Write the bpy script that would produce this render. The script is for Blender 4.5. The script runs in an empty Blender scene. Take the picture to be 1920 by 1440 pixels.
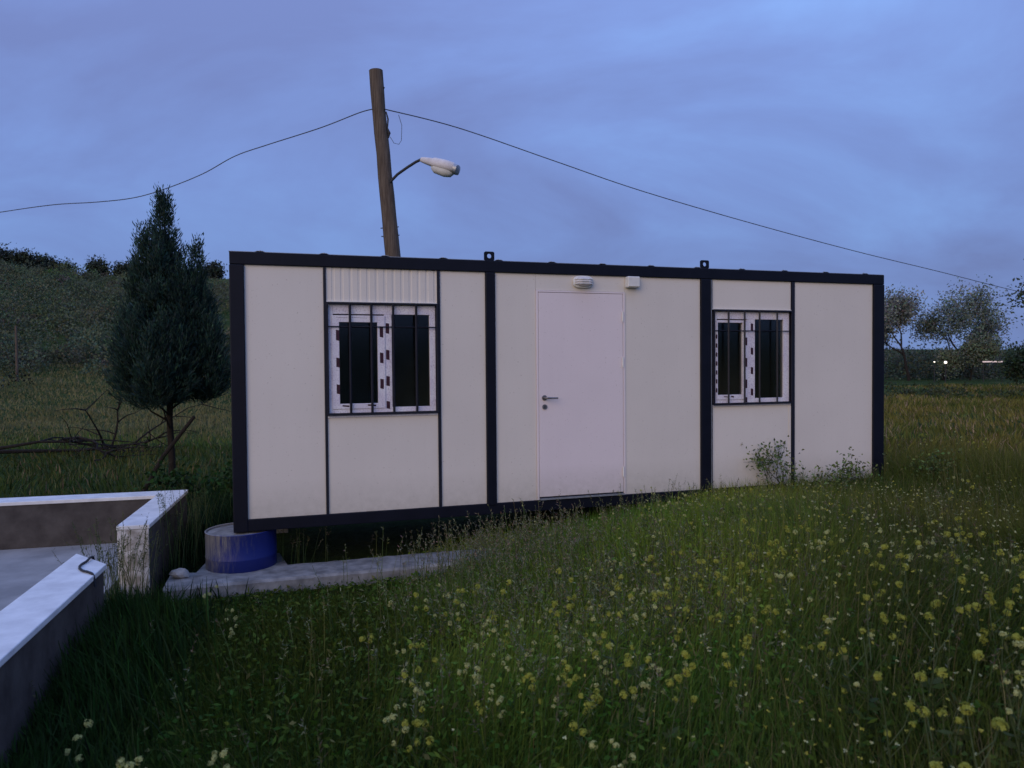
import bpy, math, random
import numpy as np
from mathutils import Matrix, Vector

scene = bpy.context.scene
COL = scene.collection
rng = np.random.default_rng(11)
random.seed(5)

# ------------------------------------------------------------------ camera
PITCH, ROLL, EYE = 0.0242, 0.0082, 1.6
cam_data = bpy.data.cameras.new('camera')
cam = bpy.data.objects.new('camera', cam_data)
COL.objects.link(cam)
fwd = Vector((0, math.cos(PITCH), -math.sin(PITCH)))
up0 = Vector((0, math.sin(PITCH), math.cos(PITCH)))
ex = Vector((1, 0, 0))
c_right = ex * math.cos(ROLL) - up0 * math.sin(ROLL)
c_up = ex * math.sin(ROLL) + up0 * math.cos(ROLL)
m = Matrix.Identity(4)
for i in range(3):
    m[i][0], m[i][1], m[i][2] = c_right[i], c_up[i], -fwd[i]
m[2][3] = EYE
cam.matrix_world = m
cam_data.sensor_width = 36.0
cam_data.lens = 1387.0 / 1920.0 * 36.0
cam_data.clip_start = 0.05
cam_data.clip_end = 6000.0
cam_data.dof.use_dof = True
cam_data.dof.focus_distance = 7.5
cam_data.dof.aperture_fstop = 3.0
scene.camera = cam

# ------------------------------------------------------------------ sky
SUN_ELEV, SUN_AZ = math.radians(16), math.radians(204)   # dusk glow behind the camera; azimuth clockwise from +Y
world = bpy.data.worlds.new('World')
scene.world = world
world.use_nodes = True
wn, wl = world.node_tree.nodes, world.node_tree.links
wn.clear()


def wnode(t, **kw):
    n = wn.new(t)
    for k, v in kw.items():
        setattr(n, k, v)
    return n


def wmath(op, a, b=None, clamp=False):
    n = wn.new('ShaderNodeMath')
    n.operation = op
    n.use_clamp = clamp
    for i, v in enumerate((a, b)):
        if v is None:
            continue
        if isinstance(v, (int, float)):
            n.inputs[i].default_value = v
        else:
            wl.new(v, n.inputs[i])
    return n.outputs[0]


w_out = wnode('ShaderNodeOutputWorld')
w_bg = wnode('ShaderNodeBackground')
w_sky = wnode('ShaderNodeTexSky', sky_type='NISHITA', sun_disc=False)
w_sky.sun_elevation = SUN_ELEV
w_sky.sun_rotation = SUN_AZ
w_sky.air_density = 1.0
w_sky.dust_density = 1.0
w_tc = wnode('ShaderNodeTexCoord')
w_sep = wnode('ShaderNodeSeparateXYZ')
wl.new(w_tc.outputs['Generated'], w_sep.inputs[0])
zc = wmath('MAXIMUM', w_sep.outputs['Z'], 0.0)
den = wmath('ADD', zc, 0.42)
w_cmb = wnode('ShaderNodeCombineXYZ')
wl.new(wmath('DIVIDE', w_sep.outputs['X'], den), w_cmb.inputs[0])
wl.new(wmath('DIVIDE', w_sep.outputs['Y'], den), w_cmb.inputs[1])
w_map = wnode('ShaderNodeMapping')
w_map.inputs['Rotation'].default_value = (0, 0, math.radians(30))
w_map.inputs['Scale'].default_value = (0.85, 1.25, 1.0)
w_map.inputs['Location'].default_value = (2.0, 9.0, 0)
wl.new(w_cmb.outputs[0], w_map.inputs[0])
w_n1 = wnode('ShaderNodeTexNoise')
w_n1.inputs['Scale'].default_value = 1.5
w_n1.inputs['Detail'].default_value = 6.0
w_n1.inputs['Roughness'].default_value = 0.56
w_n1.inputs['Distortion'].default_value = 0.6
wl.new(w_map.outputs[0], w_n1.inputs['Vector'])
w_ramp = wnode('ShaderNodeValToRGB')
cr = w_ramp.color_ramp
cr.elements[0].position, cr.elements[0].color = 0.30, (0.132, 0.180, 0.400, 1)
cr.elements[1].position, cr.elements[1].color = 0.72, (0.186, 0.318, 0.660, 1)
e = cr.elements.new(0.5)
e.color = (0.156, 0.236, 0.520, 1)
wl.new(w_n1.outputs['Fac'], w_ramp.inputs['Fac'])
# overcast sky: brighter towards the zenith than at the horizon
grad = wmath('ADD', wmath('MULTIPLY', zc, 1.38), 1.0)
w_mul = wnode('ShaderNodeVectorMath', operation='SCALE')
wl.new(w_ramp.outputs['Color'], w_mul.inputs[0])
wl.new(grad, w_mul.inputs['Scale'])
w_s2 = wnode('ShaderNodeVectorMath', operation='SCALE')
w_s2.inputs['Scale'].default_value = 0.05 / 0.1
wl.new(w_sky.outputs[0], w_s2.inputs[0])
w_c2 = wnode('ShaderNodeVectorMath', operation='SCALE')
w_c2.inputs['Scale'].default_value = 10.0
wl.new(w_mul.outputs[0], w_c2.inputs[0])
w_mix = wnode('ShaderNodeMix', data_type='RGBA')
w_mix.inputs['Factor'].default_value = 0.93
wl.new(w_s2.outputs[0], w_mix.inputs[6])
wl.new(w_c2.outputs[0], w_mix.inputs[7])
wl.new(w_mix.outputs[2], w_bg.inputs['Color'])
w_bg.inputs['Strength'].default_value = 0.1
wl.new(w_bg.outputs[0], w_out.inputs['Surface'])

# ------------------------------------------------------------------ sun (veiled dusk light)
sun_data = bpy.data.lights.new('sun', 'SUN')
sun_data.energy = 1.5
sun_data.angle = math.radians(50)
sun_data.color = (1.0, 0.76, 0.48)
sun = bpy.data.objects.new('sun', sun_data)
COL.objects.link(sun)
sd = Vector((math.sin(SUN_AZ) * math.cos(SUN_ELEV), math.cos(SUN_AZ) * math.cos(SUN_ELEV), math.sin(SUN_ELEV)))
sun.rotation_euler = sd.to_track_quat('Z', 'Y').to_euler()

scene.cycles.max_bounces = 6
scene.cycles.diffuse_bounces = 3
scene.cycles.glossy_bounces = 3
scene.cycles.transparent_max_bounces = 8
scene.cycles.caustics_reflective = False
scene.cycles.caustics_refractive = False
scene.view_settings.view_transform = 'Standard'
scene.view_settings.look = 'None'
scene.view_settings.exposure = 0.0
scene.view_settings.gamma = 1.0


# ================================================================== helpers
def sstep(a, b, x):
    t = np.clip((np.asarray(x, float) - a) / (b - a), 0, 1)
    return t * t * (3 - 2 * t)


_lat = np.random.default_rng(77).random((8, 256, 256))


def vnoise(x, y, k=0):
    x = np.asarray(x, float) + 512.3
    y = np.asarray(y, float) + 512.7
    xi, yi = np.floor(x).astype(int), np.floor(y).astype(int)
    fx, fy = x - xi, y - yi
    fx, fy = fx * fx * (3 - 2 * fx), fy * fy * (3 - 2 * fy)
    L = _lat[k]
    g = lambda a, b: L[a % 256, b % 256]
    return (g(xi, yi) * (1 - fx) + g(xi + 1, yi) * fx) * (1 - fy) + (g(xi, yi + 1) * (1 - fx) + g(xi + 1, yi + 1) * fx) * fy


def ground_h(x, y):
    x = np.asarray(x, float)
    y = np.asarray(y, float)
    r = np.hypot(x, y)
    ang = np.degrees(np.arctan2(x, y))
    h = -0.27 + 0.33 * sstep(-0.6, 2.2, x)
    h = h + (vnoise(x * 0.35, y * 0.35, 0) - 0.5) * 0.10 * sstep(8, 12, r)
    hill = 14.9 * sstep(30, 128, r) * sstep(2, -16, ang) * sstep(-120, -75, ang)
    h = h + hill * (0.88 + 0.24 * vnoise(x * 0.03, y * 0.03, 1))
    h = h + 9.0 * sstep(90, 330, r) * sstep(70, 115, np.abs(ang)) * (0.75 + 0.5 * vnoise(x * 0.012, y * 0.012, 3))  # low unseen rise behind the camera, added for the window reflections
    h = h + 10.0 * sstep(170, 420, r) * (0.6 + 0.8 * vnoise(x * 0.004, y * 0.004, 2))
    return h


def gz(x, y):
    return float(ground_h(x, y))


class MB:
    """collects shapes that become one mesh object"""

    def __init__(self):
        self.v, self.f, self.m = [], [], []
        self.mi = 0

    def box(self, x0, x1, y0, y1, z0, z1):
        b = len(self.v)
        self.v += [(x0, y0, z0), (x1, y0, z0), (x1, y1, z0), (x0, y1, z0), (x0, y0, z1), (x1, y0, z1), (x1, y1, z1), (x0, y1, z1)]
        for q in ((0, 3, 2, 1), (4, 5, 6, 7), (0, 1, 5, 4), (1, 2, 6, 5), (2, 3, 7, 6), (3, 0, 4, 7)):
            self.f.append(tuple(b + i for i in q))
            self.m.append(self.mi)
        return self

    def prism(self, poly, d0, d1, axis='y'):
        """poly in (a, b); extruded along axis from d0 to d1"""
        b = len(self.v)
        n = len(poly)
        for d in (d0, d1):
            for p in poly:
                if axis == 'y':
                    self.v.append((p[0], d, p[1]))
                elif axis == 'z':
                    self.v.append((p[0], p[1], d))
                else:
                    self.v.append((d, p[0], p[1]))
        for i in range(n):
            j = (i + 1) % n
            self.f.append((b + i, b + j, b + n + j, b + n + i))
            self.m.append(self.mi)
        self.f.append(tuple(b + i for i in reversed(range(n))))
        self.f.append(tuple(b + n + i for i in range(n)))
        self.m += [self.mi, self.mi]
        return self

    def tube(self, pts, rad, n=8, cap=True):
        pts = [Vector(p) for p in pts]
        if not hasattr(rad, '__len__'):
            rad = [rad] * len(pts)
        b = len(self.v)
        ref = None
        for i, p in enumerate(pts):
            t = (pts[min(i + 1, len(pts) - 1)] - pts[max(i - 1, 0)]).normalized()
            if ref is None:
                ref = Vector((0, 0, 1)) if abs(t.z) < 0.9 else Vector((1, 0, 0))
            a = (ref - t * ref.dot(t)).normalized()
            ref = a
            c = t.cross(a)
            for k in range(n):
                w = 2 * math.pi * k / n
                self.v.append(tuple(p + (a * math.cos(w) + c * math.sin(w)) * rad[i]))
        for i in range(len(pts) - 1):
            for k in range(n):
                k2 = (k + 1) % n
                self.f.append((b + i * n + k, b + i * n + k2, b + (i + 1) * n + k2, b + (i + 1) * n + k))
                self.m.append(self.mi)
        if cap:
            self.f.append(tuple(b + k for k in reversed(range(n))))
            self.f.append(tuple(b + (len(pts) - 1) * n + k for k in range(n)))
            self.m += [self.mi, self.mi]
        return self

    def lathe(self, prof, cx=0, cy=0, n=32):
        """profile (r, z) from bottom to top, closed at both ends"""
        b = len(self.v)
        for r, z in prof:
            for k in range(n):
                w = 2 * math.pi * k / n
                self.v.append((cx + r * math.cos(w), cy + r * math.sin(w), z))
        for i in range(len(prof) - 1):
            for k in range(n):
                k2 = (k + 1) % n
                self.f.append((b + i * n + k, b + i * n + k2, b + (i + 1) * n + k2, b + (i + 1) * n + k))
                self.m.append(self.mi)
        self.f.append(tuple(b + k for k in reversed(range(n))))
        self.f.append(tuple(b + (len(prof) - 1) * n + k for k in range(n)))
        self.m += [self.mi, self.mi]
        return self

    def build(self, name, mats, parent=None, smooth=False, bevel=0.0):
        me = bpy.data.meshes.new(name)
        me.from_pydata(self.v, [], self.f)
        if not isinstance(mats, (list, tuple)):
            mats = [mats]
        for mm in mats:
            me.materials.append(mm)
        me.polygons.foreach_set('material_index', self.m)
        if smooth:
            me.polygons.foreach_set('use_smooth', [True] * len(self.f))
            me.update()
            try:
                me.set_sharp_from_angle(angle=math.radians(40))
            except Exception:
                pass
        me.update()
        o = bpy.data.objects.new(name, me)
        COL.objects.link(o)
        if parent:
            o.parent = parent
        if bevel:
            bv = o.modifiers.new('bevel', 'BEVEL')
            bv.width = bevel
            bv.segments = 2
            bv.limit_method = 'ANGLE'
        return o


def big_mesh(name, verts, faces4, mat, tint=None, parent=None):
    """numpy mesh of quads; verts Nx3, faces Mx4; tint Nx3 as point colours"""
    me = bpy.data.meshes.new(name)
    n, k = len(verts), len(faces4)
    me.vertices.add(n)
    me.vertices.foreach_set('co', np.ascontiguousarray(verts, dtype=np.float32).ravel())
    me.loops.add(k * 4)
    me.loops.foreach_set('vertex_index', np.ascontiguousarray(faces4, dtype=np.int32).ravel())
    me.polygons.add(k)
    me.polygons.foreach_set('loop_start', np.arange(0, k * 4, 4, dtype=np.int32))
    me.polygons.foreach_set('loop_total', np.full(k, 4, dtype=np.int32))
    if tint is not None:
        a = me.attributes.new('tint', 'FLOAT_COLOR', 'POINT')
        c = np.ones((n, 4), np.float32)
        c[:, :3] = tint
        a.data.foreach_set('color', c.ravel())
    me.materials.append(mat)
    me.update(calc_edges=True)
    o = bpy.data.objects.new(name, me)
    COL.objects.link(o)
    if parent:
        o.parent = parent
    return o


def empty(name, loc=(0, 0, 0), rz=0.0):
    o = bpy.data.objects.new(name, None)
    COL.objects.link(o)
    o.location = loc
    o.rotation_euler = (0, 0, rz)
    o.empty_display_size = 0.1
    return o


def tag(o, label=None, cat=None, group=None, kind=None):
    for k, v in (('label', label), ('category', cat), ('group', group), ('kind', kind)):
        if v:
            o[k] = v
    return o


# ------------------------------------------------------------------ materials
def mat_new(name):
    mt = bpy.data.materials.new(name)
    mt.use_nodes = True
    nt = mt.node_tree
    return mt, nt, nt.nodes['Principled BSDF']


def noise_node(nt, scale, detail=4, rough=0.55, coord='Object', vscale=None):
    tc = nt.nodes.new('ShaderNodeTexCoord')
    n = nt.nodes.new('ShaderNodeTexNoise')
    n.inputs['Scale'].default_value = scale
    n.inputs['Detail'].default_value = detail
    n.inputs['Roughness'].default_value = rough
    src = tc.outputs[coord]
    if vscale:
        mp = nt.nodes.new('ShaderNodeMapping')
        mp.inputs['Scale'].default_value = vscale
        nt.links.new(src, mp.inputs[0])
        src = mp.outputs[0]
    nt.links.new(src, n.inputs['Vector'])
    return n


def ramp(nt, src, stops):
    r = nt.nodes.new('ShaderNodeValToRGB')
    while len(r.color_ramp.elements) < len(stops):
        r.color_ramp.elements.new(0.5)
    for el, (p, c) in zip(r.color_ramp.elements, stops):
        el.position = p
        el.color = (*c, 1)
    nt.links.new(src, r.inputs['Fac'])
    return r.outputs['Color']


def mixc(nt, fac, a, b, mode='MIX'):
    n = nt.nodes.new('ShaderNodeMix')
    n.data_type = 'RGBA'
    n.blend_type = mode
    for sock, v in ((n.inputs['Factor'], fac), (n.inputs[6], a), (n.inputs[7], b)):
        if isinstance(v, (int, float)):
            sock.default_value = v
        elif isinstance(v, tuple):
            sock.default_value = (*v, 1)
        else:
            nt.links.new(v, sock)
    return n.outputs[2]


def bump(nt, bsdf, src, strength=0.2, dist=0.01):
    b = nt.nodes.new('ShaderNodeBump')
    b.inputs['Strength'].default_value = strength
    b.inputs['Distance'].default_value = dist
    nt.links.new(src, b.inputs['Height'])
    nt.links.new(b.outputs[0], bsdf.inputs['Normal'])


def simple_mat(name, c1, c2, scale=8.0, rough=0.6, vscale=None, bmp=0.0, spec=0.3, lo=0.35, hi=0.65, metal=0.0):
    mt, nt, bs = mat_new(name)
    n = noise_node(nt, scale, 5, 0.6, vscale=vscale)
    nt.links.new(ramp(nt, n.outputs['Fac'], [(lo, c1), (hi, c2)]), bs.inputs['Base Color'])
    bs.inputs['Roughness'].default_value = rough
    bs.inputs['Specular IOR Level'].default_value = spec
    bs.inputs['Metallic'].default_value = metal
    if bmp:
        n2 = noise_node(nt, scale * 3, 4, 0.6, vscale=vscale)
        bump(nt, bs, n2.outputs['Fac'], bmp, 0.01)
    return mt


def panel_mat(name, base, ribbed=True):
    mt, nt, bs = mat_new(name)
    big = noise_node(nt, 1.3, 3, 0.5)
    streak = noise_node(nt, 3.0, 5, 0.65, vscale=(6.0, 6.0, 0.35))
    speck = noise_node(nt, 60.0, 3, 0.6)
    dark = tuple(c * 0.86 for c in base)
    c = ramp(nt, big.outputs['Fac'], [(0.3, tuple(x * 0.94 for x in base)), (0.7, base)])
    st = ramp(nt, streak.outputs['Fac'], [(0.30, (0.86, 0.85, 0.83)), (0.60, (1, 1, 1))])
    c = mixc(nt, 0.10, c, st, 'MULTIPLY')
    sp = ramp(nt, speck.outputs['Fac'], [(0.27, (0.55, 0.50, 0.45)), (0.335, (1, 1, 1))])
    c = mixc(nt, 0.6, c, sp, 'MULTIPLY')
    # splashed soil along the foot of the panel
    tc = nt.nodes.new('ShaderNodeTexCoord')
    sx = nt.nodes.new('ShaderNodeSeparateXYZ')
    nt.links.new(tc.outputs['Object'], sx.inputs[0])
    mr = nt.nodes.new('ShaderNodeMapRange')
    mr.inputs['From Min'].default_value = 0.27
    mr.inputs['From Max'].default_value = 0.62
    mr.inputs['To Min'].default_value = 0.95
    mr.inputs['To Max'].default_value = 0.0
    nt.links.new(sx.outputs['Z'], mr.inputs['Value'])
    dn = noise_node(nt, 14.0, 5, 0.7)
    mm = nt.nodes.new('ShaderNodeMath')
    mm.operation = 'MULTIPLY'
    mm.use_clamp = True
    nt.links.new(mr.outputs[0], mm.inputs[0])
    nt.links.new(dn.outputs['Fac'], mm.inputs[1])
    c = mixc(nt, mm.outputs[0], c, (0.40, 0.37, 0.31))
    nt.links.new(c, bs.inputs['Base Color'])
    bs.inputs['Roughness'].default_value = 0.5
    bs.inputs['Specular IOR Level'].default_value = 0.35
    # stucco-embossed sheet with slow waviness
    em = noise_node(nt, 220.0, 2, 0.5)
    wv = noise_node(nt, 2.4, 2, 0.4)
    add = nt.nodes.new('ShaderNodeMath')
    add.operation = 'MULTIPLY_ADD'
    nt.links.new(wv.outputs['Fac'], add.inputs[0])
    add.inputs[1].default_value = 5.0
    nt.links.new(em.outputs['Fac'], add.inputs[2])
    bump(nt, bs, add.outputs[0], 0.25, 0.002)
    return mt


def foliage_mat(name, trans=0.22, rough=0.75):
    mt, nt, bs = mat_new(name)
    at = nt.nodes.new('ShaderNodeAttribute')
    at.attribute_name = 'tint'
    nt.links.new(at.outputs['Color'], bs.inputs['Base Color'])
    bs.inputs['Roughness'].default_value = rough
    bs.inputs['Specular IOR Level'].default_value = 0.15
    tr = nt.nodes.new('ShaderNodeBsdfTranslucent')
    nt.links.new(at.outputs['Color'], tr.inputs['Color'])
    mx = nt.nodes.new('ShaderNodeMixShader')
    mx.inputs[0].default_value = trans
    nt.links.new(bs.outputs[0], mx.inputs[1])
    nt.links.new(tr.outputs[0], mx.inputs[2])
    nt.links.new(mx.outputs[0], nt.nodes['Material Output'].inputs['Surface'])
    return mt


M = {}
M['panel'] = panel_mat('panel_sheet', (0.72, 0.662, 0.592))
M['door'] = panel_mat('door_sheet', (0.79, 0.695, 0.695))
M['steel'] = simple_mat('dark_painted_steel', (0.004, 0.005, 0.011), (0.006, 0.007, 0.015), 5.0, 0.5, bmp=0.05, spec=0.2)
M['strip'] = simple_mat('dark_strip', (0.008, 0.009, 0.017), (0.013, 0.014, 0.024), 9.0, 0.5)
M['galv'] = simple_mat('galvanised_sheet', (0.30, 0.31, 0.33), (0.42, 0.43, 0.45), 12.0, 0.45, metal=0.6)
M['interior'] = simple_mat('interior_board', (0.50, 0.49, 0.48), (0.60, 0.59, 0.57), 3.0, 0.8, spec=0.1)
M['concrete'] = simple_mat('old_concrete', (0.15, 0.145, 0.14), (0.31, 0.30, 0.29), 7.0, 0.85, bmp=0.5, spec=0.15)
M['floor_concrete'] = simple_mat('paved_concrete', (0.24, 0.235, 0.23), (0.36, 0.35, 0.34), 2.2, 0.85, bmp=0.3, spec=0.15)
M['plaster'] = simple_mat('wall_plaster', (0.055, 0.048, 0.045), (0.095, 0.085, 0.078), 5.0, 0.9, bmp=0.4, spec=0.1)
M['coping'] = simple_mat('white_coping', (0.62, 0.61, 0.60), (0.80, 0.79, 0.77), 6.0, 0.6, bmp=0.12, spec=0.3)
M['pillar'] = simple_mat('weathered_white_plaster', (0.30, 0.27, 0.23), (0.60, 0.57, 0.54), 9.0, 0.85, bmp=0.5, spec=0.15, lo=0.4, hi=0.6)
M['wood'] = simple_mat('weathered_pole_wood', (0.075, 0.055, 0.042), (0.16, 0.125, 0.095), 6.0, 0.85, vscale=(9, 9, 0.5), bmp=0.6, spec=0.15)
M['bark'] = simple_mat('bark', (0.016, 0.013, 0.011), (0.034, 0.028, 0.023), 9.0, 0.9, vscale=(5, 5, 1), bmp=0.5, spec=0.1)
M['cable'] = simple_mat('black_cable', (0.020, 0.020, 0.022), (0.035, 0.035, 0.038), 4.0, 0.6)
M['wire'] = simple_mat('weathered_wire', (0.045, 0.045, 0.050), (0.075, 0.075, 0.080), 4.0, 0.7)
M['lamp_grey'] = simple_mat('lamp_housing', (0.60, 0.56, 0.56), (0.74, 0.70, 0.69), 9.0, 0.5)
M['white_plastic'] = simple_mat('white_plastic', (0.66, 0.65, 0.62), (0.78, 0.76, 0.72), 12.0, 0.45)
M['chrome'] = simple_mat('door_metal', (0.22, 0.20, 0.20), (0.32, 0.30, 0.29), 20.0, 0.35, metal=0.8)
M['film_mark'] = simple_mat('printed_mark', (0.030, 0.009, 0.016), (0.055, 0.016, 0.03), 40.0, 0.5)
M['stone'] = simple_mat('rubble', (0.25, 0.24, 0.22), (0.42, 0.40, 0.38), 12.0, 0.9, bmp=0.5)
M['leaf'] = foliage_mat('foliage')
M['grass'] = foliage_mat('grass_blades', 0.25)
M['far_leaf'] = foliage_mat('far_foliage', 0.12)

# window frame under its printed protective film
mt, nt, bs = mat_new('film_covered_frame')
n1 = noise_node(nt, 90, 3, 0.7)
n2 = noise_node(nt, 7, 3, 0.5)
c = ramp(nt, n1.outputs['Fac'], [(0.34, (0.52, 0.48, 0.56)), (0.50, (0.76, 0.73, 0.77)), (0.8, (0.82, 0.80, 0.83))])
c = mixc(nt, 0.5, c, ramp(nt, n2.outputs['Fac'], [(0.4, (0.78, 0.72, 0.82)), (0.6, (1, 1, 1))]), 'MULTIPLY')
nt.links.new(c, bs.inputs['Base Color'])
bs.inputs['Roughness'].default_value = 0.35
M['film'] = mt

# glass: clear thin pane with a Fresnel reflection
mt, nt, bs = mat_new('window_glass')
nt.nodes.remove(bs)
tr = nt.nodes.new('ShaderNodeBsdfTransparent')
tr.inputs['Color'].default_value = (0.72, 0.75, 0.76, 1)
gl = nt.nodes.new('ShaderNodeBsdfGlossy')
gl.inputs['Roughness'].default_value = 0.13
fr = nt.nodes.new('ShaderNodeFresnel')
fr.inputs['IOR'].default_value = 1.45
mx = nt.nodes.new('ShaderNodeMixShader')
nt.links.new(fr.outputs[0], mx.inputs[0])
nt.links.new(tr.outputs[0], mx.inputs[1])
nt.links.new(gl.outputs[0], mx.inputs[2])
nt.links.new(mx.outputs[0], nt.nodes['Material Output'].inputs['Surface'])
M['glass'] = mt

# blue drum, left half smeared with dried cement
mt, nt, bs = mat_new('blue_drum_plastic')
tc = nt.nodes.new('ShaderNodeTexCoord')
sx = nt.nodes.new('ShaderNodeSeparateXYZ')
nt.links.new(tc.outputs['Object'], sx.inputs[0])
mr = nt.nodes.new('ShaderNodeMapRange')
mr.inputs['From Min'].default_value = -0.28
mr.inputs['From Max'].default_value = 0.22
mr.inputs['To Min'].default_value = 0.20
mr.inputs['To Max'].default_value = -0.26
nt.links.new(sx.outputs['X'], mr.inputs['Value'])
st = noise_node(nt, 9.0, 8, 0.78, vscale=(4.5, 4.5, 0.6))
ad = nt.nodes.new('ShaderNodeMath')
nt.links.new(st.outputs['Fac'], ad.inputs[0])
nt.links.new(mr.outputs[0], ad.inputs[1])
mrz = nt.nodes.new('ShaderNodeMapRange')
mrz.inputs['From Min'].default_value = 0.0
mrz.inputs['From Max'].default_value = 0.33
mrz.inputs['To Min'].default_value = 0.03
mrz.inputs['To Max'].default_value = 0.16
nt.links.new(sx.outputs['Z'], mrz.inputs['Value'])
ad2 = nt.nodes.new('ShaderNodeMath')
nt.links.new(ad.outputs[0], ad2.inputs[0])
nt.links.new(mrz.outputs[0], ad2.inputs[1])
c = ramp(nt, ad2.outputs[0], [(0.46, (0.008, 0.018, 0.15)), (0.60, (0.06, 0.065, 0.15)), (0.70, (0.17, 0.165, 0.18)), (0.85, (0.26, 0.25, 0.25))])
nt.links.new(c, bs.inputs['Base Color'])
bs.inputs['Roughness'].default_value = 0.5
M['drum'] = mt

# meadow soil
mt, nt, bs = mat_new('meadow_ground')
n1 = noise_node(nt, 0.35, 6, 0.6)
n2 = noise_node(nt, 9.0, 6, 0.7)
c1 = ramp(nt, n1.outputs['Fac'], [(0.35, (0.020, 0.046, 0.010)), (0.55, (0.050, 0.072, 0.018)), (0.70, (0.095, 0.090, 0.036))])
c2 = ramp(nt, n2.outputs['Fac'], [(0.3, (0.45, 0.45, 0.45)), (0.7, (1.25, 1.25, 1.25))])
nt.links.new(mixc(nt, 0.8, c1, c2, 'MULTIPLY'), bs.inputs['Base Color'])
bs.inputs['Roughness'].default_value = 0.95
bs.inputs['Specular IOR Level'].default_value = 0.05
bump(nt, bs, n2.outputs['Fac'], 0.8, 0.08)
M['ground'] = mt


def emit_mat(name, col, s):
    mt, nt, bs = mat_new(name)
    bs.inputs['Base Color'].default_value = (0.8, 0.8, 0.8, 1)
    bs.inputs['Emission Color'].default_value = (*col, 1)
    bs.inputs['Emission Strength'].default_value = s
    return mt


M['lit'] = emit_mat('lit_bulb', (1.0, 0.9, 0.75), 3.0)
M['lit_dim'] = emit_mat('lit_panel', (1.0, 0.62, 0.45), 0.4)

# ================================================================== ground sheet
g = np.linspace(-1, 1, 261)
axis = np.sinh(g * 7.6) / np.sinh(7.6) * 3500.0
gx, gy = np.meshgrid(axis, axis + 4.0, indexing='xy')
gv = np.stack([gx.ravel(), gy.ravel(), ground_h(gx, gy).ravel()], 1)
N = len(axis)
ii, jj = np.meshgrid(np.arange(N - 1), np.arange(N - 1), indexing='xy')
b = (jj * N + ii).ravel()
gf = np.stack([b, b + 1, b + N + 1, b + N], 1)
ground = big_mesh('ground', gv, gf, M['ground'])
ground.data.polygons.foreach_set('use_smooth', np.ones(len(gf), bool))
tag(ground, kind='structure')

# ================================================================== site-office container
YAW = 0.3066
OX, OY = -2.4131, 6.3577
cu, su = math.cos(YAW), math.sin(YAW)


def fpt(u, d, z=0.0):
    return (OX + u * cu - d * su, OY + u * su + d * cu, z)


def to_local(x, y):
    dx, dy = x - OX, y - OY
    return dx * cu + dy * su, -dx * su + dy * cu


box = empty('container_cabin', (OX, OY, 0), YAW)
tag(box, 'long cream panel container cabin with dark steel frame standing in the meadow', 'cabin')
W, D = 7.0, 2.4
ZB, Z0, Z1, ZT = 0.18, 0.2845, 2.496, 2.605
posts = ((0.0, 0.114), (2.2756, 2.3723), (4.6115, 4.75), (6.8548, 7.0))

# frame
MB().box(0, W, 0, 0.11, Z1, ZT).build('top_beam', M['steel'], box, bevel=0.006)
MB().box(0, W, D - 0.11, D, Z1, ZT).build('top_beam', M['steel'], box, bevel=0.006)
for u0 in (0, W - 0.11):
    MB().box(u0, u0 + 0.11, 0.112, D - 0.112, Z1, ZT).build('top_beam', M['steel'], box, bevel=0.006)
MB().box(0, W, 0.004, 0.11, ZB, Z0).build('bottom_beam', M['steel'], box, bevel=0.006)
MB().box(0, W, D - 0.11, D, ZB, Z0).build('bottom_beam', M['steel'], box, bevel=0.006)
for u0 in (0, W - 0.11):
    MB().box(u0, u0 + 0.11, 0.112, D - 0.112, ZB, Z0).build('bottom_beam', M['steel'], box, bevel=0.006)
for u0, u1 in ((0.0, 0.114), (6.8548, 7.0)):
    for d0, d1 in ((-0.003, 0.117), (D - 0.117, D + 0.003)):
        MB().box(u0 - 0.003, u1 + 0.003, d0, d1, ZB - 0.003, Z1 - 0.002).build('corner_post', M['steel'], box, bevel=0.008)
for u0, u1 in posts[1:3]:
    p = MB().box(u0, u1, -0.002, 0.09, Z0 - 0.02, Z1 - 0.002).build('intermediate_post', M['steel'], box, bevel=0.008)
    if u0 > 4:
        MB().box(u1 - 0.021, u1 - 0.016, -0.006, -0.001, Z0, Z1 - 0.01).build('weld_seam', M['galv'], p)

# lifting lugs: upright plates with a hole
for uc in (2.321, 4.669):
    mb = MB()
    hw, z0, z1, r, cz = 0.050, ZT + 0.0005, ZT + 0.088, 0.022, ZT + 0.046
    nseg = 24
    outer, inner = [], []
    for k in range(nseg):
        a = 2 * math.pi * (k + 0.5) / nseg
        ca, sa = math.cos(a), math.sin(a)
        s = 1.0 / max(abs(ca), abs(sa))
        ox, oz = ca * s * hw, sa * s
        oz = oz * ((z1 - cz) if oz > 0 else (cz - z0))
        outer.append((uc + ox, cz + oz))
        inner.append((uc + ca * r, cz + sa * r))
    for d in (0.018, 0.034):
        mb.v += [(p[0], d, p[1]) for p in outer] + [(p[0], d, p[1]) for p in inner]
    n2_ = 2 * nseg
    for k in range(nseg):
        k2 = (k + 1) % nseg
        for q in ((k, k2, nseg + k2, nseg + k), (n2_ + k2, n2_ + k, n2_ + nseg + k, n2_ + nseg + k2),
                  (k2, k, n2_ + k, n2_ + k2), (nseg + k, nseg + k2, n2_ + nseg + k2, n2_ + nseg + k)):
            mb.f.append(q)
            mb.m.append(0)
    mb.build('lifting_lug', M['steel'], box)

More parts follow.
